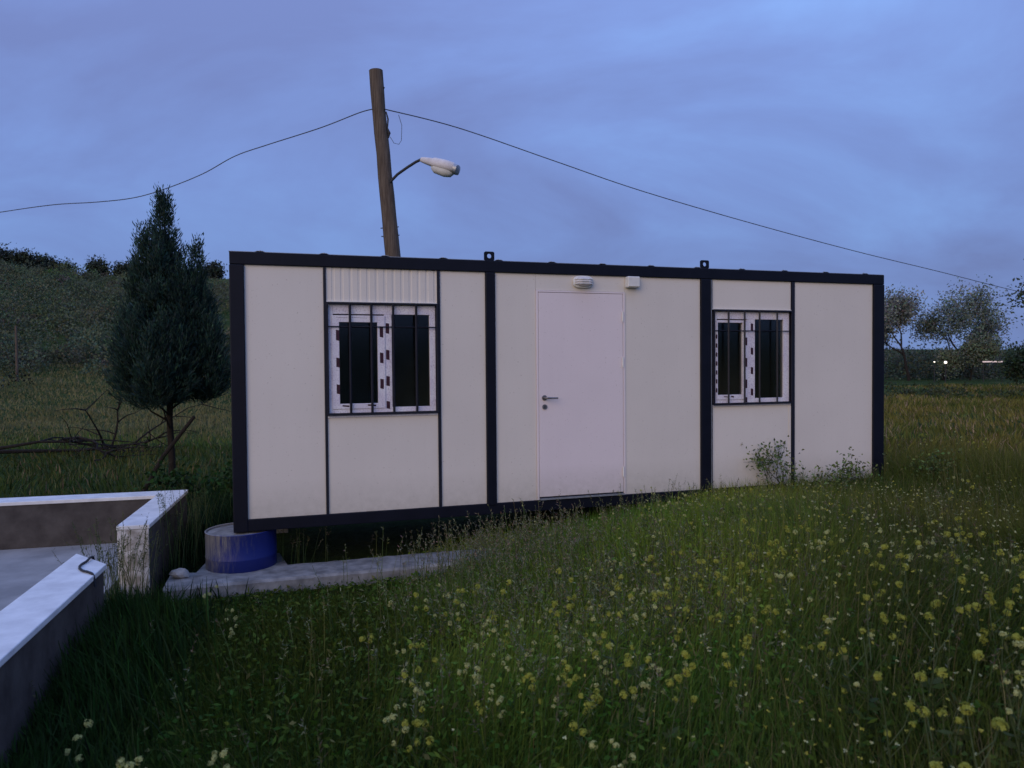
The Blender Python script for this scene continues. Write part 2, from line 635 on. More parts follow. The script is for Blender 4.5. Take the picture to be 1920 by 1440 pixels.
# roof sheet with folded ribs, ends just proud of the top beam
mb = MB()
prof = []
u = -0.01
nrib = 13
for k in range(nrib):
    c0 = 0.25 + k * (W - 0.5) / (nrib - 1)
    prof += [(c0 - 0.045, 0), (c0 - 0.022, 0.009), (c0 + 0.022, 0.009), (c0 + 0.045, 0)]
top = [(-0.005, 0)] + prof + [(W + 0.005, 0)]
poly = [(a, ZT + 0.004 + h) for a, h in top] + [(a, ZT + 0.0015 + h) for a, h in reversed(top)]
bb = len(mb.v)
nt_ = len(top)
for d in (0.02, D - 0.02):
    mb.v += [(a, d, ZT + 0.006 + h) for a, h in top] + [(a, d, ZT + 0.002 + h) for a, h in top]
s_ = 2 * nt_
for k in range(nt_ - 1):
    for q in ((k, k + 1, s_ + k + 1, s_ + k), (nt_ + k + 1, nt_ + k, s_ + nt_ + k, s_ + nt_ + k + 1),
              (k + 1, k, nt_ + k, nt_ + k + 1), (s_ + k, s_ + k + 1, s_ + nt_ + k + 1, s_ + nt_ + k)):
        mb.f.append(q)
        mb.m.append(0)
roof = mb.build('roof_sheet', M['galv'], box)
for k in range(nrib):
    c0 = 0.25 + k * (W - 0.5) / (nrib - 1)
    MB().lathe([(0.010, ZT + 0.0155), (0.010, ZT + 0.020), (0.006, ZT + 0.023)], c0, 0.05, 8).build('roof_screw', M['galv'], roof)

# closed shell: floor, ceiling, rear and end walls
MB().box(0.115, W - 0.115, 0.112, D - 0.112, 0.21, 0.27).build('floor_board', M['interior'], box)
MB().box(0.115, W - 0.115, 0.112, D - 0.112, 2.45, 2.49).build('ceiling_board', M['interior'], box)
for k in range(6):
    a = 0.118 + k * (W - 0.236) / 6
    MB().box(a + 0.002, a + (W - 0.236) / 6 - 0.002, D - 0.075, D - 0.025, Z0 + 0.001, Z1 - 0.001).build('rear_panel', M['panel'], box)
MB().box(0.03, 0.08, 0.12, D - 0.12, Z0 + 0.001, Z1 - 0.001).build('end_panel', M['panel'], box)
# far end wall has a small window that shows through the front one
MB().box(0.118, W - 0.118, D - 0.115, D - 0.0765, Z0, Z1 - 0.05).build('rear_lining', M['interior'], box)
MB().box(0.0815, 0.112, 0.12, D - 0.12, Z0, Z1 - 0.05).build('end_lining', M['interior'], box)
ew0, ew1, ez0, ez1 = 1.26, 1.80, 1.15, 2.16
for (a0, a1, z0, z1) in ((0.12, ew0, Z0, Z1), (ew1, D - 0.12, Z0, Z1), (ew0, ew1, Z0, ez0), (ew0, ew1, ez1, Z1)):
    MB().box(W - 0.08, W - 0.03, a0 + 0.001, a1 - 0.001, z0 + 0.001, z1 - 0.001).build('end_panel', M['panel'], box)
    MB().box(W - 0.112, W - 0.0815, a0 + 0.001, a1 - 0.001, z0 + 0.001, z1 - 0.05 if z1 > 2.4 else z1 - 0.001).build('end_lining', M['interior'], box)
mb = MB()
for (a0, a1, z0, z1) in ((ew0, ew0 + 0.05, ez0, ez1), (ew1 - 0.05, ew1, ez0, ez1), (ew0 + 0.05, ew1 - 0.05, ez0, ez0 + 0.05), (ew0 + 0.05, ew1 - 0.05, ez1 - 0.05, ez1)):
    mb.box(W - 0.085, W - 0.025, a0 + 0.002, a1 - 0.002, z0 + 0.002, z1 - 0.002)
ew = mb.build('end_window', M['white_plastic'], box)
MB().box(W - 0.058, W - 0.052, ew0 + 0.05, ew1 - 0.05, ez0 + 0.05, ez1 - 0.05).build('pane', M['glass'], ew)

# front panels (u0, u1, z0, z1)
PF, PB = 0.022, 0.072
w1 = (0.803, 1.809, 1.172, 2.182)
w2 = (4.762, 5.746, 1.172, 2.176)
dr = (2.800, 3.728, 0.2855, 2.322)
panels = [
    (0.114, 0.780, Z0, Z1), (0.803, 1.809, Z0, w1[2]), (1.837, 2.2756, Z0, Z1),
    (2.3723, 2.786, Z0, Z1), (3.742, 4.6115, Z0, Z1),
    (4.75, 5.744, Z0, w2[2]), (4.75, 5.744, w2[3] + 0.012, Z1), (5.793, 6.8548, Z0, Z1),
    (2.786, 3.742, dr[3] + 0.016, Z1)]
for (a, b_, z0, z1) in panels:
    MB().box(a + 0.001, b_ - 0.001, PF, PB, z0 + 0.001, z1 - 0.001).build('wall_panel', M['panel'], box)
# ribbed panel above the first window
mb = MB()
a, b_ = 0.804, 1.808
prof = []
nr = 13
st_ = (b_ - a) / nr
for k in range(nr):
    s0 = a + k * st_
    prof += [(s0, PF), (s0 + st_ * 0.60, PF), (s0 + st_ * 0.70, PF + 0.0035), (s0 + st_ * 0.90, PF + 0.0035)]
prof += [(b_, PF)]
mb.prism(prof + [(b_, PB), (a, PB)], w1[3] + 0.013, Z1 - 0.001, axis='z')
mb.build('wall_panel', M['panel'], box)['label'] = 'ribbed cream panel above the window'
# bright folded edge under the panels over the windows
MB().box(w1[0] + 0.002, w1[1] - 0.002, 0.006, PB, w1[3] + 0.001, w1[3] + 0.012).build('drip_edge', M['white_plastic'], box)
MB().box(w2[0] - 0.01, w2[1] - 0.004, 0.006, PB, w2[3] + 0.001, w2[3] + 0.011).build('drip_edge', M['white_plastic'], box)
# sills
MB().box(w1[0] + 0.002, w1[1] - 0.002, 0.012, PF - 0.0005, w1[2] - 0.022, w1[2] - 0.001).build('window_sill', M['film'], box)
MB().box(w2[0] - 0.008, w2[1] - 0.004, 0.012, PF - 0.0005, w2[2] - 0.018, w2[2] - 0.001).build('window_sill', M['film'], box)
# thin dark joint profiles
for (a, b_) in ((0.780, 0.803), (1.809, 1.837), (5.748, 5.790)):
    MB().box(a + 0.0005, b_ - 0.0005, 0.008, PB, Z0 + 0.0005, Z1 - 0.0005).build('joint_profile', M['strip'], box, bevel=0.003)
MB().box(5.722, 5.7435, 0.016, PF - 0.001, Z0 + 0.002, w2[2] - 0.03).build('joint_trim', M['panel'], box)


def make_window(R, inner, marks):
    """R outer rect; inner = (sash pane u0,u1,z0,z1),(fixed pane u0,u1,z0,z1)"""
    u0, u1, z0, z1 = R
    (a0, a1, c0, c1), (b0, b1, e0, e1) = inner
    FD0, FD1 = 0.030, 0.085
    mb = MB()
    o = 0.016
    mid0 = a1 + 0.062
    L = u0 + o
    mb.box(L, L + 0.042, FD0, FD1, z0 + o, z1 - o)
    mb.box(b1, u1 - o, FD0, FD1, z0 + o, z1 - o)
    mb.box(L + 0.042, b1, FD0, FD1, e1, z1 - o)
    mb.box(L + 0.042, b1, FD0, FD1, z0 + o, e0)
    mb.box(mid0, b0, FD0, FD1, e0, e1)
    w = mb.build('window', M['film'], box, bevel=0.003)
    # dark rebate around the frame
    mb = MB()
    for q in ((u0 + 0.001, L, z0, z1), (u1 - o, u1 - 0.001, z0, z1), (L, u1 - o, z0, z0 + o), (L, u1 - o, z1 - o, z1)):
        mb.box(q[0], q[1], 0.040, FD1, q[2], q[3])
    mb.build('rebate', M['strip'], w)
    s = MB()
    S0, S1 = 0.022, 0.075
    l0 = L + 0.030
    s.box(l0, a0, S0, S1, e0 - 0.008, e1 - 0.012)
    s.box(a1, mid0 + 0.006, S0, S1, e0 - 0.008, e1 - 0.012)
    s.box(a0, a1, S0, S1, c1, e1 - 0.012)
    s.box(a0, a1, S0, S1, e0 - 0.008, c0)
    s.build('sash', M['film'], w, bevel=0.003)
    MB().box(a0 - 0.004, a1 + 0.004, 0.048, 0.054, c0 - 0.004, c1 + 0.004).build('pane', M['glass'], w)
    MB().box(b0 - 0.004, b1 + 0.004, 0.052, 0.058, e0 - 0.004, e1 + 0.004).build('pane', M['glass'], w)
    for (x0, x1, y0, y1, d) in marks:
        sk = 0.006
        x0, x1 = (x0 - 0.003, x1 + 0.003) if x1 - x0 < 0.03 else (x0, x1)
        MB().prism([(x0, y0 + sk), (x1, y0), (x1, y1 - sk), (x0, y1)], d - 0.0006, d).build('film_mark', M['film_mark'], w)
    return w


marks1 = []
for za, zb in ((1.87, 1.975), (1.635, 1.735), (1.40, 1.495)):
    marks1.append((1.278, 1.304, za, zb, 0.0217))
for za, zb in ((1.905, 2.005), (1.665, 1.76), (1.425, 1.52), (1.215, 1.29)):
    marks1.append((1.334, 1.360, za, zb, 0.0297))
for za, zb in ((1.84, 1.94), (1.60, 1.69), (1.36, 1.45)):
    marks1.append((0.888, 0.911, za, zb, 0.0217))
marks1 += [(0.935, 0.995, 1.242, 1.262, 0.0217), (1.16, 1.235, 1.244, 1.264, 0.0217), (0.885, 0.985, 2.045, 2.053, 0.0217), (1.03, 1.16, 2.045, 2.053, 0.0217)]
win1 = make_window(w1, ((0.914, 1.255, 1.272, 2.008), (1.386, 1.737, 1.233, 2.082)), marks1)
win1['label'] = 'white framed window left of the door with printed film still on'
marks2 = []
for za, zb in ((1.86, 1.95), (1.63, 1.73), (1.40, 1.50), (1.25, 1.31)):
    marks2.append((5.160, 5.186, za - 0.06, zb - 0.06, 0.0217))
for za, zb in ((1.96, 2.04), (1.70, 1.78), (1.49, 1.57), (1.26, 1.34)):
    marks2.append((5.242, 5.266, za, zb, 0.0297))
for k in range(7):
    marks2.append((4.806, 4.817, 1.30 + k * 0.095, 1.35 + k * 0.095, 0.0217))
marks2 += [(4.90, 4.96, 1.246, 1.262, 0.0217), (4.99, 5.02, 1.244, 1.266, 0.0217)]
win2 = make_window(w2, ((4.828, 5.133, 1.276, 2.042), (5.292, 5.655, 1.233, 2.081)), marks2)
win2['label'] = 'white framed window right of the door'


def make_grille(R, bars, zc_):
    u0, u1, z0, z1 = R
    g0, g1 = -0.012, 0.004
    t = 0.016
    mb = MB()
    mb.box(u0 - 0.004, u0 + t - 0.004, g0, g1, z0 - 0.004, z1 + 0.004)
    mb.box(u1 - t + 0.004, u1 + 0.004, g0, g1, z0 - 0.004, z1 + 0.004)
    mb.box(u0 + t - 0.004, u1 - t + 0.004, g0, g1, z0 - 0.004, z0 + t - 0.004)
    mb.box(u0 + t - 0.004, u1 - t + 0.004, g0, g1, z1 - t + 0.004, z1 + 0.004)
    gr = mb.build('window_grille', M['strip'], box)
    for bu in bars:
        MB().tube([(bu, -0.004, z0 + t - 0.005), (bu, -0.004, z1 - t + 0.005)], 0.0115, 4).build('bar', M['strip'], gr)
    MB().tube([(u0 + t - 0.005, 0.010, zc_), (u1 - t + 0.005, 0.010, zc_)], 0.0055, 6).build('cross_bar', M['strip'], gr)
    return gr


make_grille(w1, (1.008, 1.198, 1.396, 1.608), 1.967)
make_grille(w2, (4.942, 5.140, 5.327, 5.551), 1.957)

# door
door = MB().box(dr[0] + 0.012, dr[1] - 0.012, 0.012, 0.052, dr[2] + 0.028, dr[3] - 0.006).build('door', M['door'], box, bevel=0.004)
door['label'] = 'plain pinkish white door with lever handle'
mb = MB()
mb.box(2.787, dr[0] + 0.009, 0.010, 0.07, Z0 + 0.001, dr[3] + 0.014)
mb.box(dr[1] - 0.009, 3.741, 0.010, 0.07, Z0 + 0.001, dr[3] + 0.014)
mb.box(dr[0] + 0.009, dr[1] - 0.009, 0.010, 0.07, dr[3] - 0.003, dr[3] + 0.014)
mb.build('door_frame', M['door'], box, bevel=0.003)
MB().box(dr[0] + 0.012, dr[1] - 0.012, -0.012, 0.06, Z0 + 0.002, Z0 + 0.016).build('threshold', M['galv'], box)
MB().box(dr[0] + 0.012, dr[1] - 0.012, 0.016, 0.05, Z0 + 0.017, Z0 + 0.027).build('door_seal', M['strip'], box)
hz = 1.287
mb = MB()
n = 20


def disc(mb, uc, zc_, r, d0, d1):
    mb.prism([(uc + r * math.cos(2 * math.pi * k / n), zc_ + r * math.sin(2 * math.pi * k / n)) for k in range(n)], d0, d1)


h = MB()
disc(h, 2.866, hz, 0.026, 0.004, 0.0118)
h.tube([(2.866, 0.006, hz), (2.866, -0.040, hz), (2.872, -0.050, hz), (2.885, -0.053, hz), (2.985, -0.050, hz - 0.002)], [0.010, 0.010, 0.0105, 0.010, 0.008], 10)
h.build('handle', M['chrome'], door, smooth=True)
h = MB()
disc(h, 2.868, 1.198, 0.025, 0.003, 0.0118)
h.mi = 1
h.box(2.864, 2.872, 0.0015, 0.0028, 1.184, 1.207)
h.build('lock_plate', [M['chrome'], M['strip']], door)
for zc_ in (2.09, 1.63, 0.52):
    MB().tube([(3.712, 0.002, zc_ - 0.05), (3.712, 0.002, zc_ + 0.05)], 0.008, 10).build('hinge', M['white_plastic'], door, smooth=True)

# oval bulkhead lamp and junction box over the door
def oval(uc, zc_, a, b_, p=3.0, n=36):
    out = []
    for k in range(n):
        t = 2 * math.pi * k / n
        ct, st = math.cos(t), math.sin(t)
        out.append((uc + a * math.copysign(abs(ct) ** (2 / p), ct), zc_ + b_ * math.copysign(abs(st) ** (2 / p), st)))
    return out


lu, lz = 3.278, 2.428
wl_ = MB().prism(oval(lu, lz, 0.105, 0.060), -0.012, 0.021).build('wall_lamp', M['white_plastic'], box, bevel=0.006)
mb = MB()
for k, (sc, dd) in enumerate(((1.0, -0.0125), (0.97, -0.035), (0.85, -0.052), (0.60, -0.062))):
    mb.v += [(p[0], dd, p[1]) for p in oval(lu, lz, 0.084 * sc, 0.044 * sc)]
nn = 36
for i in range(3):
    for k in range(nn):
        k2 = (k + 1) % nn
        mb.f.append((i * nn + k, i * nn + k2, (i + 1) * nn + k2, (i + 1) * nn + k))
        mb.m.append(0)
mb.f.append(tuple(3 * nn + k for k in range(nn)))
mb.m.append(0)
mb.build('lens', M['lamp_grey'], wl_, smooth=True)
for dz_ in (-0.022, 0.0, 0.022):
    MB().tube([(lu - 0.092, -0.012, lz + dz_), (lu - 0.075, -0.055, lz + dz_), (lu - 0.03, -0.070, lz + dz_), (lu + 0.03, -0.070, lz + dz_), (lu + 0.075, -0.055, lz + dz_), (lu + 0.092, -0.012, lz + dz_)], 0.0042, 6).build('guard_wire', M['white_plastic'], wl_)
jb = MB().box(3.745, 3.882, -0.045, 0.0215, 2.383, 2.493).build('junction_box', M['white_plastic'], box, bevel=0.008)
MB().box(3.752, 3.875, -0.053, -0.0455, 2.390, 2.486).build('cover', M['white_plastic'], jb, bevel=0.004)

# ================================================================== drum footing, slab and stones under the cabin
dx, dy, _ = fpt(0.050, 0.22)
FZ = -0.165
drum = empty('cut_drum_footing', (dx, dy, FZ))
tag(drum, 'blue plastic drum cut short and filled with concrete under the cabin corner', 'drum')
R_ = 0.300
mb = MB().lathe([(R_ * 0.96, 0), (R_, 0.015), (R_, 0.10), (R_ + 0.003, 0.108), (R_ + 0.003, 0.118), (R_, 0.126), (R_, 0.325), (R_ + 0.004, 0.331), (R_ - 0.003, 0.336), (R_ - 0.01, 0.330), (R_ - 0.012, 0.29)], n=48)
mb.build('shell', M['drum'], drum, smooth=True)
MB().lathe([(R_ - 0.014, 0.28), (R_ - 0.014, 0.318), (R_ * 0.6, 0.331), (0.05, 0.334)], n=40).build('concrete_fill', M['concrete'], drum, smooth=True)
# packing blocks carrying the other corners
for k, (u_, d_) in enumerate(((6.75, 0.32), (6.75, 2.15), (3.5, 2.15), (0.25, 2.15))):
    x, y, _ = fpt(u_, d_)
    z = gz(x, y) - 0.05
    o = MB().box(-0.22, 0.22, -0.2, 0.2, 0, ZB - 0.004 - z).build('footing_block', M['concrete'], None, bevel=0.01)
    o.location, o.rotation_euler = (x, y, z), (0, 0, YAW)
    tag(o, ('concrete block under the far right front corner of the cabin', 'concrete block under the rear right corner of the cabin',
            'concrete block under the middle of the cabin rear', 'concrete block under the rear left corner of the cabin')[k], 'block')

# long rough-edged concrete kerb slab in front of the drum
sl = MB()
nseg = 46
A, B = np.array([-2.80, 5.86]), np.array([0.20, 6.80])
dirv = (B - A) / np.linalg.norm(B - A)
nor = np.array([-dirv[1], dirv[0]])
Lg = np.linalg.norm(B - A)
rows = []
rs = np.random.default_rng(3)
for i in range(nseg + 1):
    p = A + dirv * Lg * i / nseg
    jit = rs.normal(0, 0.0025, 4)
    if i > nseg * 0.6:
        jit *= 2.0
    wdt = 0.43 + 0.006 * math.sin(i * 0.9) + jit[1]
    if nseg * 0.07 < i < nseg * 0.30:
        wdt = 0.90 + jit[1]
    zt = -0.155 + jit[2] * 0.4
    rows.append([(p[0] + nor[0] * jit[0], p[1] + nor[1] * jit[0], -0.34), (p[0] + nor[0] * jit[0], p[1] + nor[1] * jit[0], zt - 0.02),
                 (p[0] + nor[0] * (0.018 + jit[0]), p[1] + nor[1] * (0.018 + jit[0]), zt),
                 (p[0] + nor[0] * wdt, p[1] + nor[1] * wdt, zt + jit[3] * 0.5), (p[0] + nor[0] * wdt, p[1] + nor[1] * wdt, -0.34)])
for r_ in rows:
    sl.v += r_
for i in range(nseg):
    for k in range(4):
        sl.f.append((i * 5 + k, (i + 1) * 5 + k, (i + 1) * 5 + k + 1, i * 5 + k + 1))
        sl.m.append(0)
sl.f += [(0, 1, 2, 3, 4), tuple(nseg * 5 + k for k in (4, 3, 2, 1, 0))]
sl.m += [0, 0]
slab = sl.build('kerb_slab', M['concrete'], None)
tag(slab, 'long rough grey concrete kerb slab lying in the grass before the drum', 'slab')


def rock(name, loc, r, label, seed=0):
    import bmesh
    bm = bmesh.new()
    bmesh.ops.create_icosphere(bm, subdivisions=2, radius=1)
    q = np.random.default_rng(seed)
    off = q.normal(0, 1, (6, 3))
    for v in bm.verts:
        s = 1 + 0.13 * sum(math.sin(v.co.dot(Vector(o)) * 2 + i) for i, o in enumerate(off)) / 2
        v.co = Vector((v.co.x * s * r[0], v.co.y * s * r[1], v.co.z * s * r[2]))
    me = bpy.data.meshes.new(name)
    bm.to_mesh(me)
    bm.free()
    me.materials.append(M['stone'])
    o = bpy.data.objects.new(name, me)
    COL.objects.link(o)
    o.location = loc
    return tag(o, label, 'stone')


rock('rubble_stone', (-2.80, 6.17, -0.118), (0.075, 0.05, 0.045), 'pale fist sized rubble stone left of the blue drum', 4)

# ================================================================== low enclosure wall with white coping
WY = 0.25
wa = np.array([math.sin(WY), -math.cos(WY)])        # along the wall, towards the camera
wb = np.array([-math.cos(WY), -math.sin(WY)])       # to the left, into the enclosure
WC = np.array([-3.37, 7.62])
TOPZ = 0.35


def wpt(s, t, z):
    p = WC + wa * s + wb * t
    return (p[0], p[1], z)


def wall_piece(mb, s0, s1, t0, t1, z0, z1, skew=0.0):
    b0 = len(mb.v)
    for z in (z0, z1):
        mb.v += [wpt(s0 + skew, t0, z), wpt(s0, t1, z), wpt(s1, t1, z), wpt(s1, t0, z)]
    for q in ((0, 3, 2, 1), (4, 5, 6, 7), (0, 1, 5, 4), (1, 2, 6, 5), (2, 3, 7, 6), (3, 0, 4, 7)):
        mb.f.append(tuple(b0 + i for i in q))
        mb.m.append(mb.mi)


def low_wall(label, s0, s1, t0, t1, copings, end_face=None, skew=0.0):
    w = empty('low_wall', wpt((s0 + s1) / 2, (t0 + t1) / 2, -0.3))
    tag(w, label, 'wall')
    inv = Matrix.Translation(-w.location)
    mb = MB()
    wall_piece(mb, s0, s1, t0, t1, -0.5, TOPZ - 0.035, skew)
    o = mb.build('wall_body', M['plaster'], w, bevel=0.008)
    o.matrix_parent_inverse = inv
    for ci, (c0, c1, e0, e1) in enumerate(copings):
        mb = MB()
        wall_piece(mb, c0 + 0.0015, c1 - 0.0015, e0 + 0.0015, e1 - 0.0015, TOPZ - 0.034, TOPZ, skew if ci == 0 else 0.0)
        o = mb.build('coping', M['coping'], w, bevel=0.005)
        o.matrix_parent_inverse = inv
    if end_face:
        mb = MB()
        wall_piece(mb, *end_face, -0.45, TOPZ - 0.036)
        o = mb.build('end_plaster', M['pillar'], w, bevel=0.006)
        o.matrix_parent_inverse = inv
    return w


low_wall('short low wall beside the cabin with white coping and stained pale end', 0.003, 1.74, 0.0, 0.225,
         [(-0.012, 1.755, -0.012, 0.237)], (1.7405, 1.752, -0.004, 0.229))
low_wall('long white topped low wall at the back of the paved enclosure', 0.003, 0.27, 0.240, 6.5,
         [(-0.012, 0.282, 0.239, 2.3), (-0.012, 0.282, 2.3, 4.4), (-0.012, 0.282, 4.4, 6.5)])
low_wall('white topped low wall running out of the picture at the lower left', 2.64, 8.6, 0.0, 0.25,
         [(2.625, 5.0, -0.015, 0.265), (5.0, 7.0, -0.015, 0.265), (7.0, 8.6, -0.015, 0.265)], skew=0.36)
fl = MB()
wall_piece(fl, 0.275, 8.6, 0.252, 6.5, -0.4, -0.10)
fl = fl.build('paved_floor', M['floor_concrete'])
tag(fl, kind='structure')
# black hose hooked over the near wall's end
p0 = wpt(3.18, 0.06, 0)
hose_pts = [wpt(2.80, 0.10, -0.05), wpt(2.79, 0.105, 0.20), wpt(2.81, 0.11, 0.345), wpt(2.85, 0.115, 0.366), wpt(2.92, 0.12, 0.360), wpt(3.00, 0.13, 0.358), wpt(3.08, 0.115, 0.358), wpt(3.15, 0.08, 0.358), wpt(3.21, 0.03, 0.360), wpt(3.25, -0.008, 0.348), wpt(3.27, -0.026, 0.27)]
sm_pts = []
for i in range(len(hose_pts) - 1):
    P_ = [Vector(hose_pts[max(0, min(len(hose_pts) - 1, i + o))]) for o in (-1, 0, 1, 2)]
    for k in range(5):
        t = k / 5
        sm_pts.append(0.5 * ((2 * P_[1]) + (-P_[0] + P_[2]) * t + (2 * P_[0] - 5 * P_[1] + 4 * P_[2] - P_[3]) * t * t + (-P_[0] + 3 * P_[1] - 3 * P_[2] + P_[3]) * t ** 3))
hose_pts = sm_pts
hs = MB().tube(hose_pts, 0.0075, 7).build('hose', M['cable'], None, smooth=True)
tag(hs, 'black hose end curling over the near white topped wall', 'hose')

# ================================================================== leaning lamp pole and its cables
pole = empty('utility_pole', (-1.60, 12.0, gz(-1.6, 12.0)))
tag(pole, 'leaning wooden utility pole with street lamp behind the cabin', 'pole')
pb = Vector((0, 0, -0.3))
lean = Vector((-2.155 + 1.60, 0, 6.37 + 0.27)) 
def pp(t, off=(0, 0, 0)):
    return tuple(Vector((0, 0, 0)) + lean * t + Vector(off))
rad = lambda t: 0.150 - 0.047 * t
tt = np.linspace(-0.05, 1.0, 22)
pts, rr = [], []
q = np.random.default_rng(9)
for t in tt:
    pts.append(pp(t, (q.normal(0, 0.004), q.normal(0, 0.004), 0)))
    rr.append(rad(t) * (1 + q.normal(0, 0.012)) * (1.08 if t > 0.93 else 1.0))
body = MB().tube(pts, rr, 18).build('pole_shaft', M['wood'], pole, smooth=True)
t_arm = 0.727
arm0 = Vector(pp(t_arm, (0.06, -0.07, 0)))
arm_pts = [arm0, arm0 + Vector((0.14, -0.03, 0.13)), arm0 + Vector((0.30, -0.06, 0.23)), arm0 + Vector((0.44, -0.08, 0.31)), arm0 + Vector((0.53, -0.10, 0.345)), arm0 + Vector((0.60, -0.11, 0.35))]
arm = MB().tube(arm_pts, 0.022, 10).build('lamp_arm', M['cable'], pole, smooth=True)
MB().box(arm0.x - 0.075, arm0.x + 0.01, arm0.y - 0.03, arm0.y + 0.04, arm0.z - 0.06, arm0.z + 0.06).build('bracket', M['cable'], arm)
# street lamp head: tapered housing hanging slightly down, bowl beneath its front
hd = empty('lamp_head_pivot', (0, 0, 0))
bpy.data.objects.remove(hd)
axd = Vector((0.92, -0.22, -0.32)).normalized()
sdv = axd.cross(Vector((0, 0, 1))).normalized()
upv = sdv.cross(axd).normalized()
hp = arm_pts[-2] + Vector((0.0, 0, -0.005))
def ring(mb, s, w_, h0, h1, nseg=16):
    for k in range(nseg):
        a = 2 * math.pi * k / nseg
        cx_, sy_ = math.cos(a), math.sin(a)
        hh = h1 if sy_ > 0 else h0
        mb.v.append(tuple(hp + axd * s + sdv * (w_ * math.copysign(abs(cx_) ** 0.75, cx_)) + upv * (hh * math.copysign(abs(sy_) ** 0.75, sy_))))
def loft(sections, name, mat, parent):
    mb = MB()
    for s in sections:
        ring(mb, *s)
    nseg = 16
    for i in range(len(sections) - 1):
        for k in range(nseg):
            k2 = (k + 1) % nseg
            mb.f.append((i * nseg + k, i * nseg + k2, (i + 1) * nseg + k2, (i + 1) * nseg + k))
            mb.m.append(0)
    mb.f.append(tuple(reversed(range(nseg))))
    mb.f.append(tuple((len(sections) - 1) * nseg + k for k in range(nseg)))
    mb.m += [0, 0]
    return mb.build(name, mat, parent, smooth=True)
head = loft([(0.0, 0.04, 0.035, 0.04), (0.06, 0.055, 0.045, 0.055), (0.20, 0.085, 0.06, 0.075), (0.24, 0.115, 0.075, 0.09), (0.42, 0.135, 0.08, 0.10), (0.56, 0.125, 0.075, 0.095), (0.60, 0.09, 0.05, 0.06)], 'lamp_head', M['lamp_grey'], pole)
mb = MB()
loft([(0.22, 0.07, 0.105, -0.03), (0.27, 0.10, 0.145, -0.03), (0.44, 0.115, 0.16, -0.03), (0.54, 0.10, 0.14, -0.03), (0.585, 0.06, 0.09, -0.03)], 'lamp_bowl', M['white_plastic'], head)
loft([(0.585, 0.11, 0.08, 0.08), (0.64, 0.105, 0.075, 0.075), (0.65, 0.06, 0.04, 0.04)], 'end_cap', M['galv'], head)
# fittings on the shaft
ins = pp(0.955, (0.10, -0.02, 0))
MB().tube([pp(0.955, (0.03, 0, 0)), ins, (ins[0] + 0.02, ins[1], ins[2] + 0.03)], [0.012, 0.022, 0.012], 8).build('bolt', M['cable'], pole)
c1_ = pp(0.90, (0.115, -0.03, 0))
MB().tube([c1_, (c1_[0] + 0.03, c1_[1], c1_[2] - 0.12), (c1_[0] + 0.02, c1_[1], c1_[2] - 0.26), (c1_[0] + 0.045, c1_[1], c1_[2] - 0.34), (c1_[0] + 0.035, c1_[1], c1_[2] - 0.42)], [0.010, 0.014, 0.010, 0.026, 0.008], 8).build('cable_clamp', M['cable'], pole)
MB().tube([(c1_[0] + 0.20, c1_[1], c1_[2] - 0.05), (c1_[0] + 0.25, c1_[1], c1_[2] - 0.22), (c1_[0] + 0.24, c1_[1], c1_[2] - 0.46), (c1_[0] + 0.20, c1_[1], c1_[2] - 0.52), (c1_[0] + 0.12, c1_[1], c1_[2] - 0.50), (c1_[0] + 0.06, c1_[1], c1_[2] - 0.40)], 0.004, 6).build('drop_wire', M['cable'], pole)
for t in (0.62, 0.60):
    b_ = pp(t)
    MB().tube([(b_[0] - rad(t) - 0.03, b_[1] - 0.03, b_[2]), (b_[0] + rad(t) + 0.02, b_[1] - 0.03, b_[2] + 0.02)], 0.008, 6).build('through_bolt', M['cable'], pole)

PW = Vector((-1.60, 12.0, gz(-1.6, 12.0)))


def pix(px, py, y):
    """world point seen at a photograph position at world depth y (used for measured cable spans)"""
    r = c_right * ((px - 960) / 1387.0) + c_up * ((720 - py) / 1387.0) + fwd
    return Vector((0, 0, EYE)) + r * (y / r.y)


def cable(name, pts, radius, label):
    cu_pts = []
    n_ = len(pts)
    for i in range(n_ - 1):
        p0, p1, p2, p3 = pts[max(i - 1, 0)], pts[i], pts[i + 1], pts[min(i + 2, n_ - 1)]
        for k in range(8):
            t = k / 8
            cu_pts.append(0.5 * ((2 * p1) + (-p0 + p2) * t + (2 * p0 - 5 * p1 + 4 * p2 - p3) * t * t + (-p0 + 3 * p1 - 3 * p2 + p3) * t ** 3))
    cu_pts.append(pts[-1])
    o = MB().tube(cu_pts, radius, 6).build(name, M['wire'], None, smooth=True)
    return tag(o, label, 'cable')


anc = PW + Vector(pp(0.905))
left_pts = [anc + Vector((-0.09, -0.06, 0))] + [pix(*a) for a in ((672, 212, 12.2), (600, 240, 12.6), (500, 272, 13.3), (440, 293, 13.7), (380, 326, 14.1), (310, 354, 14.6), (250, 371, 15.0), (180, 379, 15.4), (100, 384, 15.9), (0, 398, 16.5), (-160, 424, 17.6))]
cable('overhead_cable', left_pts, 0.009, 'sagging black overhead cable running left from the leaning pole')
right_pts = [anc + Vector((0.09, -0.06, 0))] + [pix(*a) for a in ((860, 240, 12.8), (1040, 302, 13.8), (1200, 357, 14.8), (1400, 416, 16.3), (1600, 470, 18.0), (1760, 509, 19.6), (1920, 549, 21.4), (2150, 600, 24.0))]
cable('overhead_cable', right_pts, 0.009, 'straight black overhead cable running right from the leaning pole')


# ================================================================== foliage generators
def unit(v):
    return v / np.maximum(np.linalg.norm(v, axis=1, keepdims=True), 1e-9)


